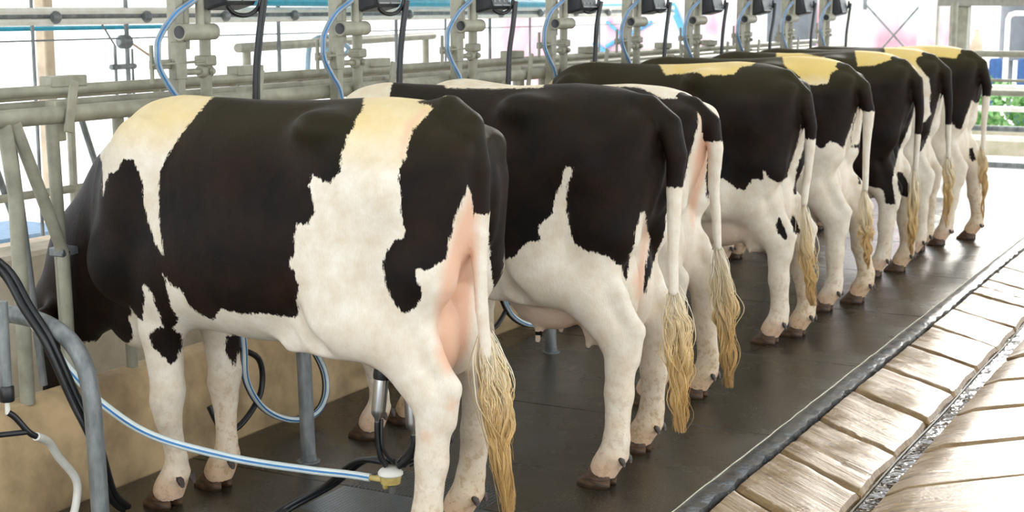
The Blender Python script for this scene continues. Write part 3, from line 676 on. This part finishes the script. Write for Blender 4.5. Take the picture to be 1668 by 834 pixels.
# ------------------------------------------------------------------ feed barrier
fb = empty('feed_barrier', (-3.8, 2, .39), 'cream painted tubular feed barrier standing on the kerb ledge', 'barrier')
def fpart(mb, name, mat=None): 
    o = mb.build(name, mat or M['cream'], fb); o.matrix_parent_inverse = Matrix.Translation((3.8, -2, -.39)); return o
fpart(MB().tube([(-3.80, 2.0, 1.352), (-3.80, 13.6, 1.352)], .0305, 16), 'top_rail')
fpart(MB().tube([(-3.95, 2.0, 1.428), (-3.95, 13.6, 1.41)], .020, 12), 'rear_rail')
fpart(MB().tube([(-4.10, 2.0, 1.36), (-4.10, 13.6, 1.36)], .020, 12), 'rear_rail')
for kk in (3.03, 4.03, 5.08, 6.08, 7.48, 8.48, 9.7, 10.6, 11.3, 12.3):
    y = kk - .375
    fpart(MB().tube([(-3.80, y - .035, 1.34), (-3.80, y, 1.10), (-3.80, y + .005, .38)], .026, 12), 'post')
    fpart(MB().tube([(-3.79, y + .0, 1.34), (-3.785, y + .18, .90), (-3.785, y + .19, .86), (-3.785, y + .197, .38)], .022, 12, smooth=4), 'diagonal_bar')
    fpart(MB().tube([(-3.82, y + .20, 1.33), (-3.82, y + .225, .38)], .023, 12), 'post')
    fpart(MB().tube([(-3.85, y + .56, 1.34), (-3.83, y + .56, .38)], .022, 12), 'post')
    fpart(MB().tube([(-3.86, y + .05, 1.33), (-3.90, y + .14, .80), (-3.88, y + .16, .40)], .014, 10), 'diagonal_bar', M['galv'])
    fpart(MB().box((-3.83, y + .165, .865), (-3.765, y + .245, .895), .004), 'clamp', M['galv'])
    fpart(MB().box((-3.99, y + .32, 1.435), (-3.93, y + .50, 1.475), .004), 'latch_box')
    a = R(-13); rot = [[1, 0, 0], [0, math.cos(a), -math.sin(a)], [0, math.sin(a), math.cos(a)]]
    fpart(MB().box((-3.765, y + .215, 1.29), (-3.755, y + .255, 1.47), .003, rot=rot), 'latch_plate')
    fpart(MB().box((-3.85, y + .20, 1.26), (-3.80, y + .25, 1.40), .004), 'bracket')

# bent galvanised stall dividers along the kerb
def divider(y, label):
    root = empty('stall_divider', (-3.29, y, 0), label, 'divider', 'bent galvanised pipe dividers between the stalls')
    MB().tube([(-.43, 0, .745), (-.25, 0, .74), (-.12, 0, .70), (-.045, 0, .62), (-.02, 0, .52), (-.012, 0, .42), (-.006, 0, .25), (0, 0, .005)], .0285, 16, smooth=5).build('bent_pipe', M['galv'], root)
    MB().lathe((0, 0, 0), [(.045, 0), (.045, .005), (.031, .007), (.031, .03)]).build('foot_collar', M['galv'], root)
    return root
for i, y in enumerate((3.45, 4.57, 5.61, 6.66, 8.00, 9.05, 10.15, 10.96)):
    divider(y, ['bent galvanised pipe divider in the left foreground before the first cow', 'galvanised divider post under the belly of the first cow', 'galvanised divider post hidden behind the hind legs of the first cow', 'galvanised divider post behind the teats of the second cow',
                'bent divider pipe beside the fourth cow, near its udder', 'bent divider pipe between the fourth and fifth cows', 'bent divider pipe between the sixth and seventh cows', 'bent divider pipe beside the last cow'][i])

# ------------------------------------------------------------------ milking stands, control boxes and their hoses
def stand(y, i):
    root = empty('milking_stand', (-3.75, y, .39), 'cream pipe stand with an open elbow outlet, %s from the left along the row' % ORD[i], 'stand', 'pipe stands along the feed barrier')
    def P(mb, nm, mat='cream'): return mb.build(nm, M[mat], root)
    P(MB().box((-.022, -.19, .64), (.022, -.145, 1.80), .003), 'square_post')
    P(MB().tube([(0, 0, .62), (0, 0, 1.28)], .0225, 14).tube([(0, 0, 1.27), (0, 0, 1.80)], .026, 14), 'round_post')
    o = MB(); o.lathe((.045, -.20, 1.235), [(.031, 0), (.031, .20)], 20, axis=1).tube([(0, 0, 1.235), (.045, -.02, 1.235)], .022, 12)
    P(o, 'outlet_pipe'); P(MB().lathe((.045, -.2004, 1.235), [(.024, -.001), (.024, .0005)], 18, axis=1), 'outlet_bore', 'black')
    P(MB().tube([(.045, -.08, 1.25), (.045, -.08, 1.80)], .0165, 12), 'riser_pipe')
    P(MB().tube([(.0, -.115, 1.17), (.0, -.115, 1.80)], .018, 12), 'drop_pipe')
    P(MB().tube([(0, -.17, 1.085), (0, .01, 1.085)], .012, 10), 'crossbar')
    P(MB().tube([(.02, -.33, 1.118), (.02, .01, 1.125)], .005, 8), 'tie_rod')
    P(MB().box((-.03, -.035, 1.105), (.03, .035, 1.145), .006).lathe((.0, -.04, 1.085), [(.020, 0), (.026, .01), (.026, .06), (.020, .07)], 12, axis=1).lathe((.03, 0, 1.085), [(.016, 0), (.010, .012)], 6, axis=0), 'clamp')
    P(MB().box((-.02, -.30, 1.10), (.0, -.16, 1.135), .003), 'bracket'); P(MB().box((.0, -.20, 1.06), (.024, -.135, 1.20), .003), 'plate')
    P(MB().tube([(.0, -.305, 1.05), (.0, -.305, 1.19)], .008, 10), 'nipple')
    return root
def control(y, i):
    root = empty('control_box', (-3.66, y + .095, 1.275), 'black keypad control box above the row, %s from the left' % ORD[i], 'control box', 'keypad control boxes above the stalls')
    a = R(-14); rot = [[math.cos(a), 0, math.sin(a)], [0, 1, 0], [-math.sin(a), 0, math.cos(a)]]
    def P(mb, nm, mat): return mb.build(nm, M[mat], root)
    P(MB().box((-.06, -.10, .39), (.045, .10, .68), .012, rot=rot, piv=(0, 0, .39)), 'housing', 'case')
    pl = P(MB().box((.045, -.092, .40), (.052, .092, .67), .003, rot=rot, piv=(0, 0, .39)), 'keypad', 'panel')
    for r_ in range(4):
        for c_ in range(4):
            yy = -.072 + c_ * .048; zz = .425 + r_ * .06
            MB().box((.052, yy - .006, zz - .006), (.055, yy + .006, zz + .006), .001, rot=rot, piv=(0, 0, .39)).build('key', M['key'], pl)
    P(MB().box((.051, -.088, .402), (.054, -.006, .407), rot=rot, piv=(0, 0, .39)).box((.051, .006, .402), (.054, .088, .407), rot=rot, piv=(0, 0, .39)), 'trim_bar', 'key')
    P(MB().lathe((-.02, 0, .60), [(.02, 0), (.02, .3)], 10), 'mounting_pipe', 'cream')
    return root
s0 = c0 = None
for i in range(-1, 9):
    y = 4.60 + 1.045 * i - (.40 if i < 0 else 0); j = i + 1
    if s0 is None: s = s0 = stand(y, j); c = c0 = control(y, j); c.location = (-3.66, y + .055, 1.34)
    else:
        s = copy_tree(s0); s.location = (-3.75, y, .39); s['label'] = 'cream pipe stand with an open elbow outlet, %s from the left along the row' % ORD[j]
        c = copy_tree(c0); c.location = (-3.66, y + .06, 1.335 - .009 * j); c['label'] = 'black keypad control box above the row, %s from the left' % ORD[j]
    rn = random.Random(i + 40); d = rn.uniform(-.02, .02)
    o = MB().tube([(-3.68, y + .10, 2.1), (-3.70, y - .04, 1.80), (-3.72, y - .20 + d, 1.69), (-3.72, y - .29, 1.61), (-3.72, y - .305, 1.56), (-3.72, y - .30, 1.50), (-3.71, y - .26, 1.43), (-3.70, y - .22, 1.37), (-3.69, y - .20, 1.27)], .0125, 12, smooth=6, stripe=((1, 6), 1)).build('milk_hose', [M['greytube'], M['bluest']])
    tag(o, 'translucent grey hose with blue stripes curving down past the %s milking stand' % ORD[j], 'hose', 'milk hoses hanging on the stands')
    o = MB().tube([(-3.60, y + .185, 1.745), (-3.61, y + .17 + d, 1.62), (-3.62, y + .155, 1.48), (-3.62, y + .145, 1.3)], .0095, 10, smooth=5).tube([(-3.60, y + .167, 1.745), (-3.61, y + .152 + d, 1.62), (-3.62, y + .137, 1.48), (-3.62, y + .127, 1.3)], .0095, 10, smooth=5).build('twin_hose', M['black'])
    tag(o, 'black twin hose hanging straight below the %s control box' % ORD[j], 'hose', 'black twin hoses below the control boxes')
    o = MB().tube([(-3.67, y + .0, 1.77), (-3.65, y + .04, 1.70), (-3.63, y + .10, 1.685), (-3.62, y + .16, 1.71), (-3.62, y + .19, 1.76)], .009, 10, smooth=5).build('cable_loop', M['black'])
    tag(o, 'short black cable looping under the %s control box' % ORD[j], 'cable', 'cable loops under the control boxes')

# ------------------------------------------------------------------ milking cluster under the first cow
cl = empty('milking_cluster', (-2.53, 3.96, .2), 'steel and amber milking cluster attached to the udder of the nearest cow', 'milking cluster')
def cp(mb, nm, mat, par=None): return mb.build(nm, M[mat] if isinstance(mat, str) else mat, par or cl)
for (x, y, zt, lx, ly) in ((-.012, -.02, .385, -.015, -.01), (.035, .08, .36, 0, .01), (.078, .0, .35, .01, 0), (.13, .09, .34, .01, .01)):
    def at(h): return (x + lx * (1 - h), y + ly * (1 - h), zt - .165 + .165 * h)
    sh = cp(MB().tube([at(-.06), at(0), at(.1), at(.2), at(.95), at(1)], [.009, .010, .022, .0235, .0235, .0225], 20), 'teat_shell', 'steel')
    cp(MB().tube([at(.80), at(.86), at(1.05), at(1.22)], [.0265, .028, .027, .024], 20), 'rubber_cap', 'black', sh)
    e = at(-.06); m_ = (e[0] * .8, e[1] * .8, .10)
    cp(MB().tube([e, (e[0], e[1], e[2] - .03), m_, (e[0] * .35, e[1] * .35, .062)], .0095, 10, smooth=6), 'liner_tube', 'black', sh)
    cp(MB().tube([(e[0] + .014, e[1] + .005, e[2] + .01), (e[0] + .02, e[1], .13), (x * .3 + .015, y * .3 + .01, .068)], .0055, 8, smooth=6), 'pulse_tube', 'black', sh)
cp(MB().lathe((0, 0, 0), [(.020, .0), (.032, .004), (.034, .018), (.036, .03)], 28), 'bowl', 'amber')
cp(MB().lathe((0, 0, .03), [(.037, 0), (.041, .004), (.041, .011), (.034, .020), (.018, .027)], 28), 'lid', 'whitep')
cp(MB().lathe((.012, -.012, -.03), [(.009, 0), (.012, .006), (.012, .03)], 14), 'valve', simple('grey_knob', (.12, .12, .11), .5))
cp(MB().lathe((-.016, -.004, -.016), [(.009, 0), (.011, .004), (.011, .02)], 12), 'drain', 'amber')
cp(MB().tube([(-.028, -.002, .014), (-.055, -.004, .012), (-.075, -.006, .012)], [.013, .010, .009], 14), 'outlet_nozzle', 'amber')
cp(MB().tube([(.03, .03, .06), (.065, .02, .10), (.105, .03, .17), (.14, .05, .21)], .011, 10, smooth=6).tube([(.02, .04, .06), (.055, .035, .11), (.09, .05, .18), (.12, .08, .22)], .011, 10, smooth=6), 'pulse_bundle', 'black')

o = MB().tube([(-2.605, 3.954, .212), (-2.68, 3.94, .216), (-2.815, 3.90, .223), (-3.037, 3.80, .258), (-3.284, 3.70, .325), (-3.445, 3.65, .421), (-3.53, 3.61, .52), (-3.585, 3.585, .60), (-3.628, 3.55, .68), (-3.66, 3.50, .74), (-3.69, 3.36, .78)], .0135, 12, smooth=8, stripe=((1, 5, 9), 1)).build('milk_line', [M['tube'], M['bluest']])
tag(o, 'long clear milk tube with blue stripes running from the cluster to the left', 'hose')
o = MB().tube([(-2.56, 3.98, .262), (-2.70, 4.02, .235), (-2.85, 4.05, .12), (-2.97, 4.02, .045), (-3.0, 3.95, .02), (-2.98, 3.70, .018), (-2.93, 3.4, .018)], .010, 10, smooth=8).tube([(-2.54, 4.00, .262), (-2.68, 4.045, .235), (-2.83, 4.075, .12), (-2.95, 4.04, .045), (-2.98, 3.96, .02), (-2.957, 3.70, .018), (-2.907, 3.4, .018)], .010, 10, smooth=8).build('pulse_hose', M['black'])
tag(o, 'black twin pulse hose trailing from the cluster over the floor', 'hose')
def twin(path, r, lab):
    mb = MB(); mb.tube(path, r, 12, smooth=6); mb.tube([(p[0] + .004, p[1] + r * 1.7, p[2] + r * .4) for p in path], r, 12, smooth=6)
    return tag(mb.build('twin_hose', M['black']), lab, 'hose')
twin([(-3.62, 3.22, 1.02), (-3.566, 3.35, .91), (-3.50, 3.375, .79), (-3.439, 3.40, .679), (-3.385, 3.44, .50), (-3.343, 3.48, .354), (-3.40, 3.60, .14), (-3.473, 3.745, .03), (-3.46, 3.70, .02)][:8], .0125, 'black twin hose slanting down across the left foreground')
dp = empty('drop_pipe', (-3.45, 3.24, .55), 'galvanised drop pipe with a black rubber cuff at the left edge', 'pipe')
MB().tube([(0, 0, .02), (0, 0, .29)], .018, 14).build('pipe', M['galv'], dp)
MB().lathe((0, 0, -.02), [(.021, 0), (.023, .004), (.023, .045), (.020, .05)], 18).build('cuff', M['black'], dp)
MB().tube([(0, 0, -.06), (0, 0, -.01)], .008, 10).build('nozzle', M['whitep'], dp)
MB().tube([(0, 0, -.055), (.01, .02, -.075), (.03, .05, -.125), (.035, .075, -.145)], .010, 10, smooth=4).tube([(.03, .05, -.125), (-.01, -.03, -.12), (-.05, -.1, -.115)], .009, 10, smooth=4).build('y_connector', M['black'], dp)
wh = MB().tube([(-3.415, 3.315, .405), (-3.45, 3.40, .36), (-3.47, 3.46, .292), (-3.47, 3.53, .20), (-3.47, 3.53, .13), (-3.47, 3.50, .06), (-3.45, 3.44, .02), (-3.40, 3.35, .015)], .0135, 14, smooth=8).build('wash_hose', M['whitep']); tag(wh, 'short cream hose bending down at the lower left corner', 'hose')

def loops(y, n, lab1, lab2):
    p = [(-3.60, y + .0, .52), (-3.60, y + .01, .40), (-3.60, y + .02, .27), (-3.60, y + .12, .14), (-3.58, y + .26, .06), (-3.56, y + .40, .045), (-3.56, y + .49, .10), (-3.58, y + .52, .20), (-3.60, y + .46, .32), (-3.61, y + .37, .40), (-3.62, y + .34, .52)]
    o = MB().tube(p, .0125, 12, smooth=6, stripe=((0, 3, 6, 9), 1)).build('milk_hose', [M['tube'], M['bluest']]); tag(o, lab1, 'hose', 'looped milk tubes on the kerb wall')
    q = [(a - .03, b + .03, max(c - .01, .02)) for a, b, c in p]
    o = MB().tube(q, .0125, 12, smooth=6).tube([(-3.63, y - .05, .42), (-3.62, y + .12, .34), (-3.62, y + .13, .2), (-3.62, y + .0, .10), (-3.63, y - .10, .10), (-3.66, y - .14, .2)], .012, 12, smooth=6).build('vacuum_hose', M['black']); tag(o, lab2, 'hose', 'looped black hoses on the kerb wall')
for i, (y, w_) in enumerate(((4.585, 'below the belly of the first cow'), (5.64, 'behind the first cow\'s hind legs'), (6.70, 'before the udder of the second cow'), (7.75, 'beyond the fourth cow\'s udder'), (8.80, 'behind the fifth cow\'s legs'))):
    loops(y, i, 'clear blue-striped tube hanging in a loop ' + w_, 'black hose hanging in a loop ' + w_)
# rubber cuffs seen under the first cow
o = MB().lathe((-3.60, 4.70, .46), [(.026, 0), (.03, .006), (.03, .05), (.024, .056)], 18).build('rubber_cuff', M['black']); tag(o, 'black rubber cuff hanging on the kerb hose under the first cow', 'cuff')

# ------------------------------------------------------------------ second milking row and yard beyond the trough
def pipe(nm, pts, r, mat, lab, cat='pipe', n=10, smooth=0):
    return tag(MB().tube(pts, r, n, smooth=smooth).build(nm, M[mat]), lab, cat)
far = empty('far_pipe_rack', (-6.0, 3, 0), 'far rack of grey service pipes and uprights beyond the feed trough', 'pipe rack')
def fr(mb, nm, mat='galv'):
    o = mb.build(nm, M[mat], far); o.matrix_parent_inverse = Matrix.Translation((6.0, -3, 0)); return o
fr(MB().tube([(-6, 3, 1.672), (-6, 15, 1.66)], .016, 8), 'service_pipe')
fr(MB().tube([(-6, 3, 1.69), (-6, 15, 1.70)], .022, 8), 'service_pipe', 'whitep')
fr(MB().tube([(-6, 3, 1.635), (-6, 15, 1.64)], .020, 8), 'service_pipe', 'whitep')
fr(MB().tube([(-6, 3, 1.535), (-6, 15, 1.55)], .005, 6), 'wire')
fr(MB().tube([(-6.05, 3, 1.605), (-6.05, 7.3, 1.60)], .013, 8), 'cyan_pipe', 'cyan')
for i in range(11):
    y = 5.95 + i * .72
    fr(MB().tube([(-6, y, 0), (-6, y, 2.4)], .014 if i % 2 else .010, 8), 'upright')
    fr(MB().lathe((-5.98, y + .15, 1.66), [(.02, -.03), (.035, -.01), (.035, .01), (.02, .03)], 12, axis=1), 'pipe_clip')
pipe('cyan_pipe', [(-5.9, 7.6, 1.752), (-5.9, 12.0, 1.74)], .032, 'cyan', 'thick cyan pipe along the top left of the view')
col_ = MB().box((-8.10, 8.05, 0), (-8.0, 8.15, 2.9), .01).build('beige_column', M['beige']); tag(col_, 'beige square column in the yard beyond the left barrier', 'column')
cr = empty('cross_rail', (-6.45, 7.7, 0), 'cream rail on short legs crossing the bright yard behind the stands', 'rail')
def cpart(mb, nm):
    o = mb.build(nm, M['cream'], cr); o.matrix_parent_inverse = Matrix.Translation((6.45, -7.7, 0)); return o
cpart(MB().tube([(-6.0, 7.68, 1.46), (-6.45, 10.84, 1.48)], .031, 12), 'rail'); 
for q in ((-6.01, 7.78, 1.45), (-6.44, 10.70, 1.47)): cpart(MB().tube([(q[0], q[1], 0), q], .028, 10), 'leg')
r2 = empty('far_feed_barrier', (-5.2, 3, 0), 'second tubular feed barrier on the far side of the trough', 'barrier')
def rp_(mb, nm, mat='cream'):
    o = mb.build(nm, M[mat], r2); o.matrix_parent_inverse = Matrix.Translation((5.2, -3, 0)); return o
rp_(MB().tube([(-5.2, 3.5, 1.32), (-5.2, 14.5, 1.30)], .025, 10), 'top_rail'); rp_(MB().tube([(-5.2, 3.5, .86), (-5.2, 14.5, .86)], .020, 10), 'lower_rail')
for i in range(15):
    y = 4.75 + .62 * i
    rp_(MB().tube([(-5.2, y, -.02), (-5.2, y, 1.32)], .020, 8), 'post')
    rp_(MB().tube([(-5.22, y + .05, 1.30), (-5.22, y + .33, .55), (-5.22, y + .34, 0)], .016, 8), 'diagonal_bar', 'galv')
yd = MB().box((-6.9, 5.6, -.02), (-6.3, 6.6, .45), .03).build('plastic_crate', simple('washed_blue', (.18, .33, .52), .6)); tag(yd, 'pale blue crate on the ground behind the left barrier', 'crate')
bn = MB().box((-5.9, 5.4, -.02), (-5.5, 7.2, .52), .02).build('wooden_feed_box', M['beige']); tag(bn, 'tan feed box behind the left barrier posts', 'box')
val = empty('valve_assembly', (-6.0, 6.65, 1.2), 'grey valve and bracket assembly hanging in the far pipe rack', 'valve')
MB().lathe((0, 0, .32), [(.02, -.05), (.04, -.03), (.04, .03), (.02, .05)], 12, axis=1).build('valve_body', M['galv'], val)
MB().tube([(0, .02, .33), (.0, .28, .20)], .008, 6).build('lever', M['beige'], val)
MB().tube([(0, -.08, -.1), (0, -.08, .30)], .010, 6).tube([(0, .06, -.1), (0, .06, .28)], .008, 6).tube([(0, -.12, .18), (0, .08, .18)], .016, 6).tube([(0, -.12, .05), (0, .08, .05)], .014, 6).tube([(0, -.12, -.08), (0, .12, -.08)], .022, 6).tube([(0, -.08, .30), (0, -.2, .45)], .006, 6).build('bracket_frame', M['galv'], val)
bf = empty('bent_blue_tube', (-6.2, 8.6, 1.3), 'pale blue tube tied in a loop beyond the second stand', 'tube')
MB().tube([(0, .1, -.2), (0, .12, .1), (0, .2, .19), (0, .4, .2), (0, .62, .12), (0, .5, .06), (0, .36, .14), (0, .33, -.05)], .02, 8, smooth=5).build('loop', simple('pale_blue', (.35, .50, .62), .5), bf)

# painted end wall, its frame, and what stands right of it
struct(MB().box((-12.5, 20, -.02), (-4.16, 20.12, 3.2)).build('wall_back', M['mural']))
for i, (x0, z0, x1, z1, w_) in enumerate(((-9.1, 1.72, -8.2, 1.74, .05), (-9.0, 1.5, -8.3, .95, .05), (-8.3, 1.5, -9.0, 1.15, .06), (-8.0, 1.75, -7.7, 1.1, .10), (-9.2, 1.2, -8.9, 1.0, .07))):
    o = MB().tube([(x0, 19.995 - w_ * .5, z0), (x1, 19.995 - w_ * .5, z1)], w_ * .5, 8).build('painted_stroke', simple('faded_blue', (.12, .42, .72), .7))
    tag(o, 'blue stroke on the white end wall, %s from the left' % ORD[i], 'painted mark', 'blue strokes on the end wall')
xf = empty('braced_frame', (-4.7, 18, 0), 'pale steel frame with crossed braces before the painted end wall', 'frame')
for (x, w_, mt) in ((-4.93, .07, 'whitep'), (-4.10, .045, 'whitep'), (-3.90, .02, 'cream')):
    MB().box((x + 4.7 - w_ / 2, -.04, 0), (x + 4.7 + w_ / 2, .04, 3.2), .004).build('upright', M[mt], xf)
MB().tube([(.02 - .08, 0, 1.75), (.56, 0, 1.10)], .012, 8).build('brace', M['galv'], xf); MB().tube([(.60, .02, 1.75), (.05, .02, 1.10)], .012, 8).build('brace', M['galv'], xf)
MB().box((-.08, -.02, 1.68), (-.04, .02, 3.2), .004).build('gusset', M['galv'], xf)
dk = MB().box((-6.3, 19.0, -.02), (-5.75, 19.4, 2.6), .02).build('dark_cabinet', M['tank']); tag(dk, 'dark tall cabinet behind the last milking stands', 'cabinet')
pc = MB().box((-3.33, 15.9, -.02), (-3.15, 16.1, 1.72), .01).build('square_column', M['cream']); tag(pc, 'beige square column above the last cow', 'column')
hb = MB().box((-3.45, 15.85, 1.72), (2.0, 16.15, 1.86), .01).build('header_beam', simple('grey_beam', (.33, .32, .28), .6)); tag(hb, 'grey beam along the top right corner resting on the column', 'beam')
gf = empty('pipe_fence', (-3.1, 15, 0), 'grey pipe fence with horizontal rails at the right behind the last cow', 'fence')
for z, r_, mt in ((1.27, .032, 'cream'), (.90, .028, 'cream'), (.56, .028, 'galv'), (.21, .030, 'galv'), (1.02, .015, 'cream')):
    MB().tube([(-.1, 0, z), (5.1, 0, z)], r_, 12).build('rail', M[mt], gf)
for x in (0, 2.5, 5.0): MB().tube([(x, .03, 0), (x, .03, 1.75)], .03, 12).build('post', M['cream'], gf)
wf = empty('white_pipe_fence', (-3.4, 17, 0), 'white pipe fence standing behind the grey one at the right', 'fence')
for z in (.62, .30, .85): MB().tube([(0, 0, z), (6, 0, z)], .03, 12).build('rail', M['whitep'], wf)
for x in (0.1, 3, 5.9): MB().tube([(x, .03, 0), (x, .03, .9)], .03, 12).build('post', M['whitep'], wf)
lw = struct(MB().box((-4.0, 18.4, -.02), (4, 18.7, .26)).build('wall_low', M['lowwall']))
rn = np.random.RandomState(11)
for bi in range(5):
    cx, cy = -3.55 + bi * 1.0, 19.35; mb = MB()
    for q in range(650):
        d = rn.normal(size=3); d /= np.linalg.norm(d); rr = .75 + .25 * rn.rand(); p = np.array([cx, cy, .42]) + d * [.54 * rr, .45 * rr, .42 * rr]
        if p[2] < 0: continue
        a = rn.normal(size=3); a /= np.linalg.norm(a); b3 = np.cross(a, d); b3 /= np.linalg.norm(b3) + 1e-6; a = np.cross(b3, d) * .4 + b3 * 0 + d * .3; a /= np.linalg.norm(a) + 1e-6
        l_, w_ = .075, .032; i0 = len(mb.V); mb.V += [tuple(p - a * l_), tuple(p + b3 * w_), tuple(p + a * l_ + d * .01), tuple(p - b3 * w_)]; mb.face((i0, i0 + 1, i0 + 2, i0 + 3))
    me = bpy.data.meshes.new('leaves'); me.from_pydata(mb.V, [], mb.F)
    root = empty('leafy_bush', (0, 0, 0), 'green leafy bush behind the low wall at the right, %s from the left' % ORD[bi], 'bush', 'bushes behind the low wall')
    link('leaves', me, M['leaf'], root); MB().tube([(cx, cy, -.02), (cx, cy, .5)], .03, 6).build('stem', M['beige'], root)
for bi, x in enumerate((-4.42, -4.12, -3.72, -3.42)):
    o = MB().lathe((x, 23, 0), [(.09, 0), (.10, .02), (.10, .3), (.105, .32), (.10, .34), (.10, .93), (.08, .97)], 20).build('blue_barrel', M['blue']); tag(o, 'blue plastic barrel beyond the fence at the right, %s from the left' % ORD[bi], 'barrel', 'blue barrels beyond the fence')
tk = empty('milk_tank', (-4.15, 24.6, 0), 'large dark cylindrical tank at the upper right', 'tank')
MB().lathe((0.3, 0, 0), [(.50, .9), (.52, .95), (.52, 2.6), (.3, 2.8)], 36).build('shell', M['tank'], tk)
for x in (0, .6): MB().tube([(x, -.2, 0), (x, -.2, .95)], .04, 8).build('leg', M['tank'], tk)
pipe('white_pipe', [(-3.86, 22.3, .0), (-3.86, 22.3, 1.54), (-3.83, 22.3, 1.60), (-3.77, 22.3, 1.62), (-2.6, 22.3, 1.62)], .035, 'whitep', 'white pipe bending over in front of the dark tank')
gc = MB().lathe((-3.95, 20.6, 0), [(.08, 0), (.09, .03), (.09, 1.2), (.05, 1.32), (.03, 1.36), (.03, 1.42)], 18).build('gas_cylinder', M['beige']); tag(gc, 'pale gas cylinder beside the column at the upper right', 'cylinder')

# ------------------------------------------------------------------ the cows
TR = [(-.24, .05, 1.395), ]
def tail(ys, pts, top=1.395):
    """pts: (x, z) seen from the side"""
    out = [(-.25, 0, top - .02, .05)]
    for x, z in pts:
        x += .012
        r = float(np.interp(z, [.55, .7, .9, 1.1, 1.25, 1.35], [.016, .019, .022, .031, .043, .047])); out.append((x, ys * min(1, max(0, (x + .25) / .2)), z, r))
    return out
build_cow(1, (-2.185, 4.03), 'nearest black and white cow, being milked, a heart shaped patch on its foreleg',
    ([(-.02, -.03, .75), (.0, -.03, .62), (.018, -.03, .50), (.036, -.03, .36), (.062, -.03, .13)], 1300, .050), h=.0095, yellow=.7,
    zc=1.10, tail=tail(-.05, [(-.151, 1.405), (-.075, 1.362), (-.046, 1.238), (-.036, 1.106), (-.038, .953), (-.03, .799), (-.013, .66)]), udder=.84, ux=.09, uz=.035, teats=False)
build_cow(2, (-2.03, 5.08), 'second cow from the left, dark brown black with a white thigh and full pink udder',
    ([(.028, -.02, .72), (.044, -.02, .58), (.057, -.02, .382), (.065, -.02, .17)], 1100, .042), h=.011, yellow=.25, hn=(-.10, -.25), hf=(-.15, .20), udder=1.12, ux=-.02, uz=.03, darkteat=True,
    zc=1.08, tail=tail(-.05, [(-.081, 1.36), (.0, 1.30), (.030, 1.197), (.024, 1.063), (.024, .86), (.028, .70)]))
build_cow(3, (-2.23, 6.05), 'third cow, smaller, with a white spine strip and pale legs, close behind the second cow',
    ([(.04, -.02, .72), (.069, -.02, .527), (.087, -.02, .34), (.107, -.02, .10)], 900, .040), h=.013, z=.965, hn=(-.20, -.10), hf=(-.05, .12),
    zc=1.16, tail=tail(-.05, [(-.087, 1.30), (-.003, 1.235), (.021, 1.13), (.017, .973), (.042, .711)], 1.34), yellow=.2)
build_cow(4, (-2.25, 7.48), 'fourth cow with an all black rump and white legs, tail hanging straight',
    ([(-.002, -.02, .74), (.01, -.02, .507), (.035, -.02, .349), (.062, -.02, .20)], 600, .036), h=.014, hn=(-.09, -.11), hf=(-.02, .13), udder=1.15, yellow=1.0,
    zc=1.06, tail=tail(-.05, [(-.12, 1.36), (-.02, 1.27), (.022, 1.121), (.018, .949), (-.002, .728)]))
build_cow(5, (-2.23, 8.48), 'fifth cow with a yellow and white saddle and brown black rump',
    ([(.025, -.02, .72), (.040, -.02, .50), (.05, -.02, .40), (.069, -.02, .235)], 420, .034), h=.015, hn=(-.10, -.14), hf=(-.0, .17), yellow=1.3,
    zc=1.14, tail=tail(-.05, [(-.118, 1.355), (-.007, 1.27), (.032, 1.14), (.026, .897), (.029, .70)]))
build_cow(6, (-2.22, 9.7), 'sixth cow, black rump with a pale spinal stripe over its loin',
    ([(.015, -.02, .72), (.015, -.02, .5), (.015, -.02, .3), (.018, -.02, .14)], 360, .034), h=.016, hn=(-.14, -.13), hf=(-.05, .13), yellow=1.2,
    zc=0.92, tail=tail(-.05, [(-.091, 1.345), (.0, 1.25), (.03, 1.067), (.022, .832), (.018, .70)]))
build_cow(7, (-2.23, 10.6), 'seventh cow with a white stripe running down between black rump patches',
    ([(.045, -.02, .72), (.056, -.02, .59), (.06, -.02, .419), (.06, -.02, .2)], 320, .034), h=.016, hn=(-.10, -.15), hf=(-.12, .15), yellow=1.2,
    zc=0.92, tail=tail(-.05, [(-.109, 1.355), (-.003, 1.27), (.03, 1.054), (.036, .844), (.045, .70)]))
build_cow(8, (-2.11, 11.3), 'farthest cow at the right end of the row with a yellow back and black rump',
    ([(.015, -.02, .72), (.03, -.02, .617), (.047, -.02, .438), (.05, -.02, .18)], 300, .030), h=.016, hn=(-.17, -.22), hf=(-.03, .18), yellow=1.3,
    zc=1.08, tail=tail(-.05, [(-.10, 1.36), (-.02, 1.304), (.03, 1.151), (.022, .885), (.022, .70)]))
